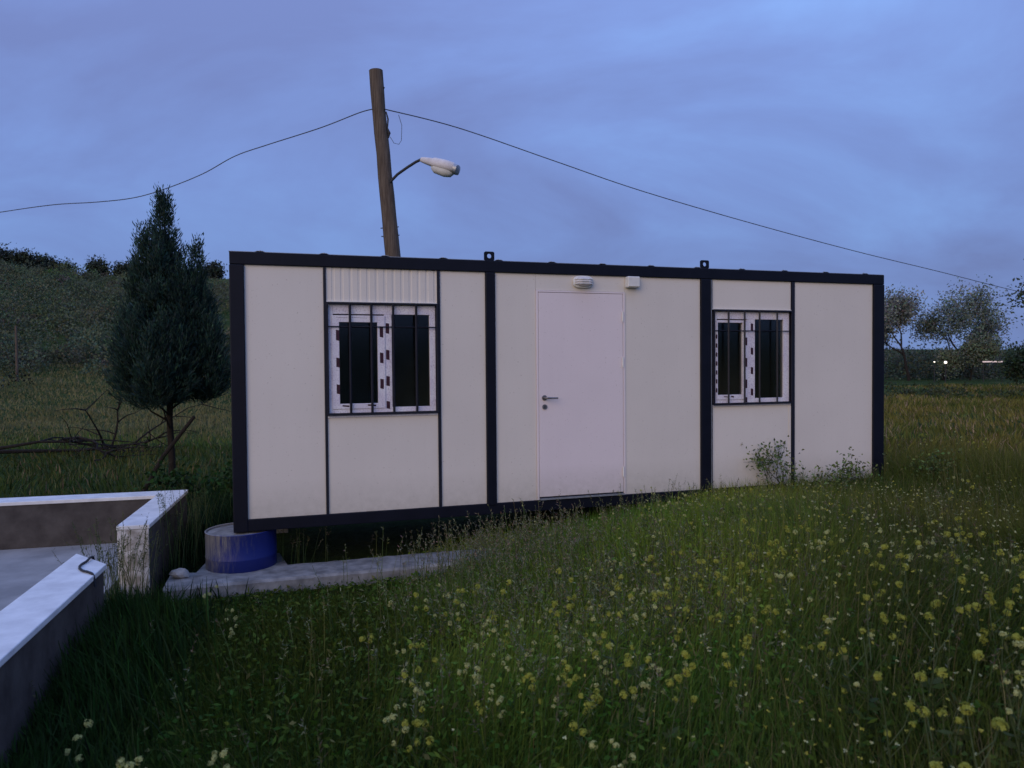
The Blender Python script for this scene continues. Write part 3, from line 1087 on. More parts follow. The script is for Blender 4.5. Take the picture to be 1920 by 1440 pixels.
def leaf_quads(c, d, length, width, tint, roll=None, rg=rng):
    """rhombic leaves: base c, direction d"""
    n = len(c)
    d = unit(d)
    a = unit(np.cross(d, unit(rg.normal(size=(n, 3)))))
    L = np.broadcast_to(np.asarray(length, float), (n,))[:, None]
    Wd = np.broadcast_to(np.asarray(width, float), (n,))[:, None]
    nrm = np.cross(d, a)
    v = np.empty((n, 4, 3))
    v[:, 0] = c
    v[:, 1] = c + d * L * 0.5 + a * Wd * 0.5 + nrm * Wd * 0.15
    v[:, 2] = c + d * L
    v[:, 3] = c + d * L * 0.5 - a * Wd * 0.5 + nrm * Wd * 0.15
    f = np.arange(n * 4).reshape(n, 4)
    return v.reshape(-1, 3), f, np.repeat(tint, 4, axis=0)


def join(parts):
    V, F, T, o = [], [], [], 0
    for v, f, t in parts:
        V.append(v)
        F.append(f + o)
        T.append(t)
        o += len(v)
    return np.concatenate(V), np.concatenate(F), np.concatenate(T)


def tints(n, base, var=0.3, rg=rng):
    b_ = np.asarray(base, float)[None, :]
    k = 1 + var * rg.normal(size=(n, 1))
    h_ = 1 + 0.12 * rg.normal(size=(n, 3))
    return np.clip(b_ * k * h_, 0.004, 1)


# ------------------------------------------------------------------ cypress left of the cabin
TX, TY = -5.18, 11.2
TZ = gz(TX, TY)
tree = empty('cypress_tree', (TX, TY, TZ))
tag(tree, 'dark bushy young cypress with pointed top left of the cabin', 'tree')
q = np.random.default_rng(21)
tr_ = MB()
tr_.tube([(0, 0, -0.1), (0.01, 0, 0.5), (-0.02, 0.01, 1.1), (0.02, 0, 2.0), (0, 0, 3.2), (-0.04, 0, 4.3)], [0.062, 0.050, 0.046, 0.04, 0.028, 0.008], 10)
for k in range(26):
    z = 0.95 + 2.6 * k / 26
    a = q.uniform(0, 6.28)
    l = 0.55 * (1 - k / 40)
    tr_.tube([(0, 0, z), (math.cos(a) * l * 0.5, math.sin(a) * l * 0.5, z + 0.18), (math.cos(a) * l, math.sin(a) * l, z + 0.5)], [0.018, 0.012, 0.004], 5)
tr_.build('trunk', M['bark'], tree, smooth=True)
# flame-shaped lobes: (x, y, z0, z1, radius)
lobes = [(-0.06, 0.0, 1.35, 4.36, 0.40), (-0.36, -0.05, 1.3, 3.86, 0.22), (0.46, 0.0, 1.35, 3.62, 0.22), (0.14, -0.22, 1.3, 3.15, 0.32), (-0.40, 0.10, 1.3, 2.75, 0.30),
         (0.55, 0.1, 1.35, 2.85, 0.30), (-0.2, -0.36, 1.25, 2.6, 0.32), (0.30, 0.35, 1.3, 3.0, 0.34), (-0.55, -0.1, 1.3, 2.35, 0.22), (0.28, -0.42, 1.35, 2.5, 0.30), (-0.22, 0.40, 1.3, 3.05, 0.32), (0.72, -0.1, 1.4, 2.5, 0.22), (-0.12, 0.05, 2.6, 3.75, 0.26)]
for k in range(26):
    a_ = q.uniform(0, 6.28)
    zt_ = q.uniform(1.9, 3.6)
    rr0 = 0.80 * (1 - (zt_ - 1.5) / 3.0) + 0.05
    lobes.append((-0.03 + rr0 * math.cos(a_), rr0 * math.sin(a_), zt_ - 0.65, zt_ + q.uniform(0.0, 0.22), q.uniform(0.10, 0.17)))
parts = []
for li, (lx, ly, z0, z1, R0) in enumerate(lobes):
    hgt = z1 - z0
    nb = int(230 * hgt * R0 / 0.35)
    t = q.random(nb)
    prof_r = R0 * np.minimum(1, (t / 0.16) ** 0.6) * np.where(t < 0.35, 1.0, np.maximum(1 - (t - 0.35) / 0.65, 0) ** 1.05 + 0.02)
    a = q.uniform(0, 2 * np.pi, nb)
    rr_ = prof_r * (0.45 + 0.60 * np.sqrt(q.random(nb)))
    rr_ *= 1 + 0.30 * np.sin(a * 3 + li + t * 9) + 0.16 * np.sin(t * hgt * 21 + li)
    c = np.stack([lx + rr_ * np.cos(a), ly + rr_ * np.sin(a), z0 + t * hgt], 1)
    out = np.stack([np.cos(a) * (1.1 - 0.5 * t), np.sin(a) * (1.1 - 0.5 * t), 0.9 + 0.9 * t], 1)
    shade = 1 + 0.25 * q.normal(size=(nb, 1))
    # each branchlet is a spray of small scale-leaf fronds
    for s in range(18):
        off = out * (0.008 * s) * q.uniform(0.5, 1.2, (nb, 1)) + q.normal(0, 0.022, (nb, 3))
        d = out + q.normal(0, 0.42, (nb, 3))
        sc = np.where(t > 0.8, 0.7, 1.0)
        parts.append(leaf_quads(c + off, d, q.uniform(0.05, 0.12, nb) * sc, q.uniform(0.009, 0.020, nb), np.clip(tints(nb, (0.032, 0.060, 0.044), 0.18, q) * shade, 0.006, 1), rg=q))
v, f, tn = join(parts)
v[:, 0] *= 0.93
big_mesh('crown', v, f, M['leaf'], tn, tree)
# leaning prop stake beside its trunk
stk = MB().tube([(-5.35, 10.4, gz(-5.35, 10.4) - 0.1), (-4.95, 10.45, 0.36), (-4.52, 10.5, 0.92)], [0.032, 0.030, 0.024], 8).build('stake', M['bark'], None, smooth=True)
tag(stk, 'dark leaning wooden stake crossing the cypress trunk', 'stake')


# ------------------------------------------------------------------ broadleaf trees and shrubs
def grow(mb, p, d, length, r, level, tips, q, spread=0.6):
    n_ = 4
    pts, rad_ = [p], [r]
    cur, dd = Vector(p), Vector(d)
    for i in range(n_):
        dd = (dd + Vector(q.normal(0, 0.16, 3)) + Vector((0, 0, 0.04))).normalized()
        cur = cur + dd * length / n_
        pts.append(cur.copy())
        rad_.append(r * (1 - 0.5 * (i + 1) / n_))
        if level <= 1:
            tips.append(np.array(cur))
    mb.tube(pts, rad_, 6 if level < 2 else 8)
    if level == 0:
        return
    for k in range(3 if level > 1 else 4):
        ax = Vector(q.normal(0, 1, 3)).normalized()
        nd = (dd + ax * spread).normalized()
        st = pts[-1] if k < 2 else pts[-2]
        grow(mb, st, nd, length * q.uniform(0.6, 0.85), r * 0.52, level - 1, tips, q, spread)


def broad_tree(name, label, loc, height, base, leaf, seed, group=None, cat='tree', levels=3, per_tip=16, clump=0.4, spread=0.7, mat='far_leaf', lean_=(0, 0, 1), stem=None):
    q = np.random.default_rng(seed)
    root = empty(name, loc)
    tag(root, label, cat, group)
    mb, tips = MB(), []
    grow(mb, Vector((0, 0, -0.3)), Vector(lean_).normalized(), height * 0.36, stem or height * 0.014 + 0.015, levels, tips, q, spread)
    tips = np.array(tips)
    s = height / tips[:, 2].max()
    mb.v = [(a * s, b2 * s, c2 * s) for a, b2, c2 in mb.v]
    tips = tips * s
    mb.build('trunk', M['bark'], root, smooth=True)
    n_ = len(tips) * per_tip
    c = np.repeat(tips, per_tip, axis=0) + q.normal(0, clump, (n_, 3))
    v, f, t = leaf_quads(c, q.normal(0, 1, (n_, 3)), q.uniform(0.7, 1.3, n_) * leaf, q.uniform(0.4, 0.8, n_) * leaf, tints(n_, base, 0.3, q), rg=q)
    big_mesh('crown', v, f, M[mat], t, root)
    return root


def gp(px, y):
    """ground position under a photograph column at depth y"""
    x = (px - 960) / 1387.0 * y
    return (x, y, gz(x, y))


broad_tree('open_crown_tree', 'open crowned tree standing behind the field just right of the cabin', gp(1705, 62), 7.2, (0.19, 0.20, 0.17), 0.21, 31, per_tip=60, clump=0.52, spread=0.95)  # pale leaf tint of the open crowned trees stands in for distance haze
broad_tree('open_crown_tree', 'loose tree with the tallest crown beyond the field right of the cabin', gp(1768, 64), 7.4, (0.16, 0.19, 0.15), 0.21, 32, per_tip=60, clump=0.50, spread=0.95)
broad_tree('small_tree', 'small low rounded tree right of the open crowned trees', gp(1818, 62), 3.3, (0.15, 0.18, 0.12), 0.18, 33, per_tip=44, clump=0.35, spread=0.9)
broad_tree('dark_tree', 'dark tree cut off by the right edge of the picture', gp(1968, 32), 5.2, (0.055, 0.080, 0.040), 0.16, 34, per_tip=22, clump=0.30, spread=0.9)
broad_tree('dark_shrub', 'dark rounded bush at the right edge under the tree', gp(1952, 36), 2.3, (0.055, 0.080, 0.040), 0.15, 35, cat='bush', per_tip=22, clump=0.3, spread=1.0)
# silhouettes along the hill ridge on the left
ridge = [(-60, 126, 5.6), (5, 124, 4.6), (42, 123, 4.2), (75, 125, 3.4), (112, 126, 3.0), (186, 125, 2.7), (240, 126, 2.3), (262, 127, 2.0), (412, 128, 2.4)]
rl = ['dark tree on the hill ridge just outside the left edge', 'tallest dark tree on the ridge at the left edge of the picture', 'second dark tree along the ridge from the left edge', 'third dark tree along the ridge from the left edge',
      'fourth and lowest dark tree along the ridge from the left edge', 'fifth dark tree along the ridge from the left edge', 'small ridge tree just left of the cypress top',
      'ridge tree touching the left side of the cypress', 'ridge tree in the gap between cypress and cabin']
for k, ((px, y, hgt), lab) in enumerate(zip(ridge, rl)):
    if px < 0:
        continue
    y = 119.0 / math.hypot(1.0, (px - 960) / 1387.0)
    broad_tree('ridge_tree', lab, gp(px, y), hgt * 0.62, (0.040, 0.050, 0.034), 0.34, 50 + k, 'trees along the hill ridge', levels=2, per_tip=70, clump=0.55, spread=1.5)

# scrub that covers the hillside and the far field edge (reads as one mass)
def scrub(name, label, px_rng, y_rng, count, size, base, seed, leaf=0.45, flat=0.7, per=46, var=0.3):
    q = np.random.default_rng(seed)
    y = np.sqrt(q.uniform(y_rng[0] ** 2, y_rng[1] ** 2, count))
    px = q.uniform(px_rng[0], px_rng[1], count)
    x = (px - 960) / 1387.0 * y
    keep = vnoise(x * 0.06, y * 0.06, 3) + q.normal(0, 0.12, count) > 0.46
    x, y = x[keep], y[keep]
    z = ground_h(x, y)
    s = q.uniform(size[0], size[1], len(x)) * (0.6 + 0.8 * vnoise(x * 0.1, y * 0.1, 4))
    n_ = len(x) * per
    c0 = np.repeat(np.stack([x, y, z], 1), per, axis=0)
    ss = np.repeat(s, per)[:, None]
    dv = unit(q.normal(0, 1, (n_, 3)))
    dv[:, 2] = np.abs(dv[:, 2]) * flat * 1.6
    c = c0 + dv * ss * (0.35 + 0.65 * q.random((n_, 1)) ** 0.5)
    tb = np.repeat(tints(len(x), base, var, q), per, axis=0)
    v, f, t = leaf_quads(c, dv + q.normal(0, 0.7, (n_, 3)), q.uniform(0.6, 1.3, n_) * leaf, q.uniform(0.4, 0.9, n_) * leaf, np.clip(tb * (1 + 0.12 * q.normal(size=(n_, 1))), 0.004, 1), rg=q)
    o = big_mesh(name, v, f, M['far_leaf'], t)
    return tag(o, label, 'scrub', kind='stuff')


scrub('hillside_scrub', 'dark scrub covering the hillside on the left', (-330, 520), (42, 93), 1400, (0.6, 1.7), (0.098, 0.118, 0.066), 61, leaf=0.20, per=120, var=0.16)  # scrub tint raised and evened out to stand in for haze
scrub('hill_foot_scrub', 'dark brushwood along the foot of the hill', (-200, 500), (33, 48), 420, (0.5, 1.3), (0.080, 0.080, 0.052), 62, leaf=0.13, per=90)
scrub('field_edge_scrub', 'dark low bushes along the far edge of the field', (1560, 2150), (30, 47), 460, (0.22, 0.55), (0.052, 0.075, 0.034), 63, leaf=0.12, per=90, flat=0.55)
scrub('far_hedge', 'dark distant hedge below the open crowned trees', (1500, 2250), (66, 100), 620, (1.7, 2.9), (0.075, 0.092, 0.062), 64, leaf=0.26, per=120)

# low shrub between cypress and cabin
broad_tree('low_shrub', 'low dark leafy shrub between the cypress and the cabin corner', (-3.50, 8.9, gz(-3.50, 8.9)), 0.58, (0.026, 0.062, 0.016), 0.07, 71, cat='shrub', stem=0.010, per_tip=26, clump=0.11, spread=1.1, mat='leaf')

# bare fallen branches in the pale field at the left
q = np.random.default_rng(81)
db = MB()
def twig(p, d, l, r, lev):
    pts, rad_ = [Vector(p)], [r]
    dd = Vector(d).normalized()
    cur = Vector(p)
    for i in range(5):
        dd = (dd + Vector((q.normal(0, 0.2), q.normal(0, 0.26), q.normal(0, 0.13) - 0.03))).normalized()
        cur = cur + dd * l / 5
        cur.z = max(cur.z, gz(cur.x, cur.y) + 0.06)
        pts.append(cur.copy())
        rad_.append(r * (1 - 0.15 * (i + 1)))
    db.tube([tuple(a - BR) for a in pts], rad_, 6)
    if lev:
        for k in range(5):
            st = pts[q.integers(1, 6)]
            twig(st, dd + Vector(q.normal(0, 0.75, 3) * np.array([1, 1, 0.4])), l * q.uniform(0.3, 0.6), r * 0.55, lev - 1)
BR = Vector((-11.6, 15.4, gz(-11.6, 15.4)))
twig(BR + Vector((0, 0, 0.2)), (1, 0.10, 0.10), 3.6, 0.055, 2)
twig(BR + Vector((0.6, -0.3, 0.25)), (1, 0.1, -0.02), 3.0, 0.04, 2)
twig(BR + Vector((2.2, 0.1, 0.45)), (1, 0.0, 0.12), 1.6, 0.035, 2)
br = db.build('fallen_branch', M['bark'], None, smooth=True)
br.location = BR
tag(br, 'bare dark fallen branches lying in the pale field at left', 'branch')
# lone far post
x, y = (32 - 960) / 1387.0 * 40, 40.0
ps = MB().tube([(0, 0, -0.3), (0.02, 0, 1.4), (0, 0, 3.0)], [0.07, 0.065, 0.055], 8).build('fence_post', M['wood'], None, smooth=True)
ps.location = (x, y, gz(x, y))
tag(ps, 'thin grey upright post at the foot of the hill, far left', 'post')

# tiny lights across the field
def far_lamp(px, y, z, label, r, mat):
    x = (px - 960) / 1387.0 * y
    g_ = gz(x, y)
    o = empty('field_lamp', (x, y, g_))
    tag(o, label, 'lamp')
    MB().tube([(0, 0, -0.2), (0, 0, z - g_ - r * 0.7)], [0.04, 0.03], 8).build('post', M['cable'], o)
    MB().lathe([(r * 0.3, z - g_ - r), (r * 0.9, z - g_ - r * 0.4), (r, z - g_), (r * 0.8, z - g_ + r * 0.5), (r * 0.2, z - g_ + r * 0.8)], n=12).build('bulb', mat, o, smooth=True)
far_lamp(1773, 56, 1.62, 'bright white lamp glowing across the field right of the cabin', 0.10, M['lit'])
far_lamp(1752, 57, 1.66, 'fainter small lamp just left of the bright lamp across the field', 0.05, M['lit'])
x, y = (1862 - 960) / 1387.0 * 56, 56.0
sh = empty('glow_strip', (x, y, gz(x, y)))  # far pale strip of light; its lamp form and posts are made up
tag(sh, 'dim pale glowing strip far across the field at the right', 'lamp')
for px_ in (-0.7, 0.7):
    MB().tube([(px_, 0.04, -0.2), (px_, 0.04, 1.50)], 0.03, 8).build('post', M['cable'], sh)
MB().box(-0.85, 0.85, 0.0, 0.08, 1.501, 1.62).build('housing', M['cable'], sh)
MB().box(-0.80, 0.80, -0.02, -0.001, 1.52, 1.60).build('diffuser', M['lit_dim'], sh)


# ================================================================== meadow
def blades(x, y, h_, w_, tint, lean_amt, rg, segs=3, droop=0.5):
    n_ = len(x)
    z = ground_h(x, y) - 0.01
    a = 2 * np.pi * 1.3 * vnoise(x * 0.55, y * 0.55, 1) + rg.normal(0, 0.9, n_)
    wa_ = rg.uniform(0, 2 * np.pi, n_)
    lx, ly = np.cos(a) * lean_amt, np.sin(a) * lean_amt
    ww = np.stack([np.cos(wa_), np.sin(wa_), np.zeros(n_)], 1)
    V = np.empty((n_, (segs + 1) * 2, 3))
    for i in range(segs + 1):
        t = i / segs
        bend = t ** 1.8
        c = np.stack([x + lx * h_ * bend, y + ly * h_ * bend, z + h_ * (t - droop * lean_amt * 0.5 * t * t)], 1)
        k = (1 - t) ** 0.6 * 0.5 if i < segs else 0.04
        V[:, 2 * i] = c - ww * (w_ * k)[:, None]
        V[:, 2 * i + 1] = c + ww * (w_ * k)[:, None]
    nv = (segs + 1) * 2
    F = []
    b0 = np.arange(n_) * nv
    for i in range(segs):
        F.append(np.stack([b0 + 2 * i, b0 + 2 * i + 1, b0 + 2 * i + 3, b0 + 2 * i + 2], 1))
    return V.reshape(-1, 3), np.concatenate(F), np.repeat(tint, nv, axis=0)


def wall_coords(x, y):
    ddx, ddy = x - WC[0], y - WC[1]
    return ddx * wa[0] + ddy * wa[1], ddx * wb[0] + ddy * wb[1]


def blocked(x, y):
    lu_, ld_ = to_local(x, y)
    inside = (lu_ > -0.02) & (lu_ < W + 0.02) & (ld_ > 0.35) & (ld_ < D)
    s, t = wall_coords(x, y)
    encl = (s > 0.25) & (s < 8.6) & (t > 0.24) & (t < 6.5)
    w1_ = (t > -0.03) & (t < 0.28) & (((s > -0.03) & (s < 1.78)) | ((s > 2.6) & (s < 8.6)))
    w2_ = (s > -0.03) & (s < 0.3) & (t > 0) & (t < 6.5)
    du, dv_ = x - A[0], y - A[1]
    sa, sb = du * dirv[0] + dv_ * dirv[1], du * nor[0] + dv_ * nor[1]
    slb = (sa > -0.02) & (sa < Lg * 0.9) & (sb > -0.015) & (sb < np.where((sa > 0.2) & (sa < 0.9), 0.92, 0.45))
    dm = np.hypot(x - dx, y - dy) < 0.33
    return inside | encl | w1_ | w2_ | slb | dm


def meadow_height(x, y):
    a_ = x / np.maximum(y, 0.5)
    h_ = 0.15 + 0.20 * sstep(-0.22, 0.06, a_) * sstep(1.0, 4.5, y)
    h_ = h_ + 0.10 * sstep(0.10, 0.45, a_)
    h_ = h_ * (0.65 + 0.7 * vnoise(x * 0.9, y * 0.9, 5))
    lu_, ld_ = to_local(x, y)
    near_cab = sstep(1.3, 0.2, np.abs(ld_ + 0.1)) * ((lu_ > 2.0) & (lu_ < 7.0))
    du, dv_ = x - A[0], y - A[1]
    sa, sb = du * dirv[0] + dv_ * dirv[1], du * nor[0] + dv_ * nor[1]
    clear = sstep(-0.4, 0.1, sa) * sstep(2.7, 2.2, sa) * sstep(-1.1, -0.25, sb)
    return np.clip(h_ * (1 - 0.30 * near_cab) * (1 - 0.62 * clear), 0.045, 0.8)


def meadow_tint(x, y, n_, rg):
    a_ = x / np.maximum(y, 0.5)
    mix1 = np.clip(vnoise(x * 0.7, y * 0.7, 6) * 0.9 + 0.55 * sstep(-0.15, 0.5, a_) - 0.35 + rg.normal(0, 0.16, n_), 0, 1)[:, None]
    deep = np.array([[0.034, 0.076, 0.010]])
    olive = np.array([[0.122, 0.126, 0.020]])
    straw = np.array([[0.17, 0.145, 0.060]])
    t = deep * (1 - mix1) + olive * mix1
    light = 1 + 0.25 * sstep(-0.2, 0.1, a_)[:, None] + 1.7 * (sstep(-0.24, 0.0, a_) * sstep(0.55, 0.2, a_) * sstep(2.7, 4.4, y))[:, None]  # tint brightened mid-meadow for paler grasses and light caught by seed heads
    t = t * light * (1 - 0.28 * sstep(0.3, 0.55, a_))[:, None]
    dry = (rg.random(n_) < 0.05 + 0.08 * sstep(-0.1, 0.3, a_))[:, None]
    t = np.where(dry, straw, t)
    return np.clip(t * (1 + 0.25 * rg.normal(size=(n_, 1))), 0.004, 1)


q = np.random.default_rng(101)
parts = []
# near meadow, dense
n_ = 250000
y = np.sqrt(q.uniform(1.8 ** 2, 9.3 ** 2, n_))
x = q.uniform(-0.80, 0.80, n_) * y
k = ~blocked(x, y)
x, y = x[k], y[k]
n_ = len(x)
parts.append(blades(x, y, meadow_height(x, y) * q.uniform(0.45, 1.25, n_), q.uniform(0.0035, 0.008, n_) * (0.7 + 0.05 * y), meadow_tint(x, y, n_, q), np.abs(q.normal(0.35, 0.28, n_)), q, 3))
v, f, t = join(parts)
tag(big_mesh('meadow_grass', v, f, M['grass'], t), 'dense green meadow grass covering the foreground', 'grass', kind='stuff')
# low broad-leaved ground cover between the blades
n_ = 60000
y = np.sqrt(q.uniform(1.8 ** 2, 8.5 ** 2, n_))
x = q.uniform(-0.80, 0.80, n_) * y
k = ~blocked(x, y)
x, y = x[k], y[k]
n_ = len(x)
c = np.stack([x, y, ground_h(x, y) + meadow_height(x, y) * q.uniform(0.05, 0.75, n_)], 1)
d = q.normal(0, 1, (n_, 3))
d[:, 2] = np.abs(d[:, 2]) * 0.5
v, f, t = leaf_quads(c, d, q.uniform(0.025, 0.06, n_), q.uniform(0.010, 0.026, n_), meadow_tint(x, y, n_, q) * np.array([[0.85, 1.0, 0.85]]), rg=q)
tag(big_mesh('meadow_herbs', v, f, M['grass'], t), 'low leafy herbs growing among the meadow grass', 'herbs', kind='stuff')
# middle and far field
parts = []
n_ = 120000
y = q.uniform(9.0, 48.0, n_) ** 1.0
x = q.uniform(-0.82, 0.82, n_) * y
pxx = 960 + 1387 * x / y
k = ~blocked(x, y) & ((pxx < 560) | (pxx > 1500))
x, y = x[k], y[k]
n_ = len(x)
hh = (0.15 + 0.13 * vnoise(x * 0.3, y * 0.3, 5)) * q.uniform(0.5, 1.3, n_)
tn = meadow_tint(x, y, n_, q) * np.array([[1.75, 1.4, 1.9]])
tn = tn * np.where((x < 0) & (y < 17), 0.6, 1.0)[:, None]
hh = hh * np.where(x < 0, 0.7, 1.0)
pale = (x < 0)[:, None] * np.clip(sstep(17, 24, y) + 0.3 * q.normal(size=n_), 0, 1)[:, None]
tn = tn * (1 - 0.75 * pale) + np.array([[0.21, 0.18, 0.085]]) * 0.75 * pale
parts.append(blades(x, y, hh, 0.006 + 0.0016 * y * q.uniform(0.6, 1.4, n_), tn, np.abs(q.normal(0.35, 0.3, n_)), q, 2))
v, f, t = join(parts)
tag(big_mesh('field_grass', v, f, M['grass'], t), 'grass of the field beyond the cabin', 'grass', kind='stuff')

# taller seeding grasses: at the slab's hidden end, by the enclosure gap and scattered to the right
def seed_grass(name, label, cx_, cy_, sx_, sy_, count, hr, seed, base=(0.12, 0.10, 0.062)):
    q = np.random.default_rng(seed)
    x = q.normal(cx_, sx_, count)
    y = q.normal(cy_, sy_, count)
    k = (y > 1.9) & ~blocked(x, y)
    x, y = x[k], y[k]
    n_ = len(x)
    h_ = q.uniform(hr[0], hr[1], n_)
    ln = np.abs(q.normal(0.22, 0.14, n_))
    a = q.uniform(0, 6.28, n_)
    V, F, T, o = [], [], [], 0
    z = ground_h(x, y)
    ww = np.stack([np.cos(a + 1.2), np.sin(a + 1.2), np.zeros(n_)], 1)
    V4 = np.empty((n_, 8, 3))
    cs = []
    for i in range(4):
        t = i / 3
        c = np.stack([x + np.cos(a) * ln * h_ * t ** 1.7, y + np.sin(a) * ln * h_ * t ** 1.7, z + h_ * t], 1)
        cs.append(c)
        w_ = 0.0026 * (1 - 0.5 * t)
        V4[:, 2 * i], V4[:, 2 * i + 1] = c - ww * w_, c + ww * w_
    b0 = np.arange(n_) * 8
    Fq = np.concatenate([np.stack([b0 + 2 * i, b0 + 2 * i + 1, b0 + 2 * i + 3, b0 + 2 * i + 2], 1) for i in range(3)])
    tn = tints(n_, (0.085, 0.110, 0.035), 0.2, q)
    ps = [(V4.reshape(-1, 3), Fq, np.repeat(tn, 8, axis=0))]
    for s in range(14):
        t = q.uniform(0.72, 1.0, n_)[:, None]
        c = cs[2] + (cs[3] - cs[2]) * ((t - 0.667) / 0.333)
        d = (cs[3] - cs[2]) / (h_[:, None]) + q.normal(0, 0.35, (n_, 3))
        ps.append(leaf_quads(c, d, q.uniform(0.012, 0.035, n_), q.uniform(0.003, 0.007, n_), tints(n_, base, 0.25, q), rg=q))
    v, f, t = join(ps)
    return tag(big_mesh(name, v, f, M['grass'], t), label, 'grass', kind='stuff')


seed_grass('seeding_grass', 'tall brownish seeding grass hiding the end of the kerb slab', -0.02, 5.95, 0.42, 0.40, 520, (0.32, 0.62), 111, (0.21, 0.19, 0.12))
seed_grass('seeding_grass', 'thin seeding grass scattered before the cabin door and right window', 2.2, 6.5, 1.4, 0.7, 560, (0.26, 0.48), 112, (0.20, 0.20, 0.10))
seed_grass('seeding_grass', 'fine pale seeding grass in the middle of the meadow', 0.55, 4.9, 0.8, 0.7, 900, (0.28, 0.46), 116, (0.19, 0.20, 0.11))
seed_grass('seeding_grass', 'dark wisps leaning over the white coping beside the cabin', -3.0, 6.75, 0.10, 0.35, 110, (0.55, 0.85), 117, (0.04, 0.055, 0.025))
seed_grass('seeding_grass', 'tall seeding grass mixed into the meadow at the lower right', 1.6, 4.4, 1.2, 0.9, 320, (0.35, 0.58), 113)
seed_grass('seeding_grass', 'sparse thin grass stalks growing in front of the dark gap under the cabin', -1.4, 6.62, 0.7, 0.10, 180, (0.25, 0.55), 114)
seed_grass('seeding_grass', 'wispy weeds growing in the gap of the low wall', -3.0, 5.45, 0.12, 0.22, 150, (0.35, 0.80), 115, (0.08, 0.09, 0.04))

# dark tall weeds growing along the outer face of the near wall
n_ = 7000
s_w = q.uniform(2.3, 4.9, n_)
t_w = -0.03 - np.abs(q.normal(0, 0.22, n_))
x = WC[0] + wa[0] * s_w + wb[0] * t_w
y = WC[1] + wa[1] * s_w + wb[1] * t_w
k = ~blocked(x, y)
x, y, s_w = x[k], y[k], s_w[k]
n_ = len(x)
v, f, t = blades(x, y, q.uniform(0.2, 0.52, n_) * (1 - 0.45 * sstep(3.6, 4.7, s_w)) * (0.35 + 0.65 * sstep(2.3, 2.9, s_w)), q.uniform(0.008, 0.020, n_), tints(n_, (0.024, 0.054, 0.010), 0.3, q), np.abs(q.normal(0.35, 0.25, n_)), q, 3)
tag(big_mesh('wall_foot_weeds', v, f, M['grass'], t), 'dark tall weeds along the foot of the near white topped wall', 'weeds', kind='stuff')
# dense dark weeds around the shrub and between wall and cabin
n_ = 9000
x = q.normal(-3.25, 0.42, n_)
y = q.uniform(5.6, 10.0, n_)
x = x - 0.09 * (y - 6.5)
k = ~blocked(x, y)
x, y = x[k], y[k]
n_ = len(x)
v, f, t = blades(x, y, q.uniform(0.15, 0.5, n_) * (0.5 + 0.5 * sstep(6.2, 7.6, y)), q.uniform(0.008, 0.018, n_), tints(n_, (0.018, 0.042, 0.014), 0.3, q), np.abs(q.normal(0.4, 0.3, n_)), q, 3)
tag(big_mesh('wall_side_weeds', v, f, M['grass'], t), 'dark weeds between the low wall and the cabin corner', 'weeds', kind='stuff')

# ------------------------------------------------------------------ wild mustard plants
def petal_mat(name, c1, c2):
    mt, nt, bs = mat_new(name)
    n1_ = noise_node(nt, 40, 2, 0.5)
    nt.links.new(ramp(nt, n1_.outputs['Fac'], [(0.35, c1), (0.65, c2)]), bs.inputs['Base Color'])
    bs.inputs['Roughness'].default_value = 0.7
    bs.inputs['Specular IOR Level'].default_value = 0.1
    tr = nt.nodes.new('ShaderNodeBsdfTranslucent')
    tr.inputs['Color'].default_value = (*c2, 1)
    mx = nt.nodes.new('ShaderNodeMixShader')
    mx.inputs[0].default_value = 0.3
    nt.links.new(bs.outputs[0], mx.inputs[1])
    nt.links.new(tr.outputs[0], mx.inputs[2])
    nt.links.new(mx.outputs[0], nt.nodes['Material Output'].inputs['Surface'])
    return mt


M['petal_yellow'] = petal_mat('yellow_petals', (0.28, 0.285, 0.035), (0.39, 0.395, 0.07))
M['petal_pale'] = petal_mat('pale_petals', (0.40, 0.40, 0.13), (0.52, 0.52, 0.21))
M['stem'] = simple_mat('green_stem', (0.040, 0.062, 0.020), (0.070, 0.090, 0.030), 20, 0.7)


def head_mesh(seed, rad_, nflow, mat):
    q = np.random.default_rng(seed)
    me = MB()
    for k in range(nflow):
        dv = q.normal(0, 1, 3)
        dv[2] = dv[2] * 0.8 + 0.35
        dv /= np.linalg.norm(dv)
        c = Vector(dv * rad_ * q.uniform(0.5, 1.0))
        nrm = (Vector(dv) + Vector((0, 0, 0.3))).normalized()
        t1 = nrm.orthogonal().normalized()
        t2 = nrm.cross(t1)
        s = rad_ * q.uniform(0.36, 0.50)
        a0 = q.uniform(0, 1.57)
        for j in range(4):
            a = a0 + j * math.pi / 2
            d1 = t1 * math.cos(a) + t2 * math.sin(a)
            d2 = t1 * -math.sin(a) + t2 * math.cos(a)
            b0 = len(me.v)
            me.v += [tuple(c), tuple(c + d1 * s * 0.7 + d2 * s * 0.42 + nrm * s * 0.15), tuple(c + d1 * s * 1.1 + nrm * s * 0.05), tuple(c + d1 * s * 0.7 - d2 * s * 0.42 + nrm * s * 0.15)]
            me.f.append((b0, b0 + 1, b0 + 2, b0 + 3))
            me.m.append(0)
    o = me.build('flower_head', mat)
    d = o.data
    bpy.data.objects.remove(o)
    return d


heads_y = [head_mesh(200 + k, 0.020, 20 + k % 3, M['petal_yellow']) for k in range(4)]
heads_p = [head_mesh(220 + k, 0.016, 16 + k % 3, M['petal_pale']) for k in range(4)]


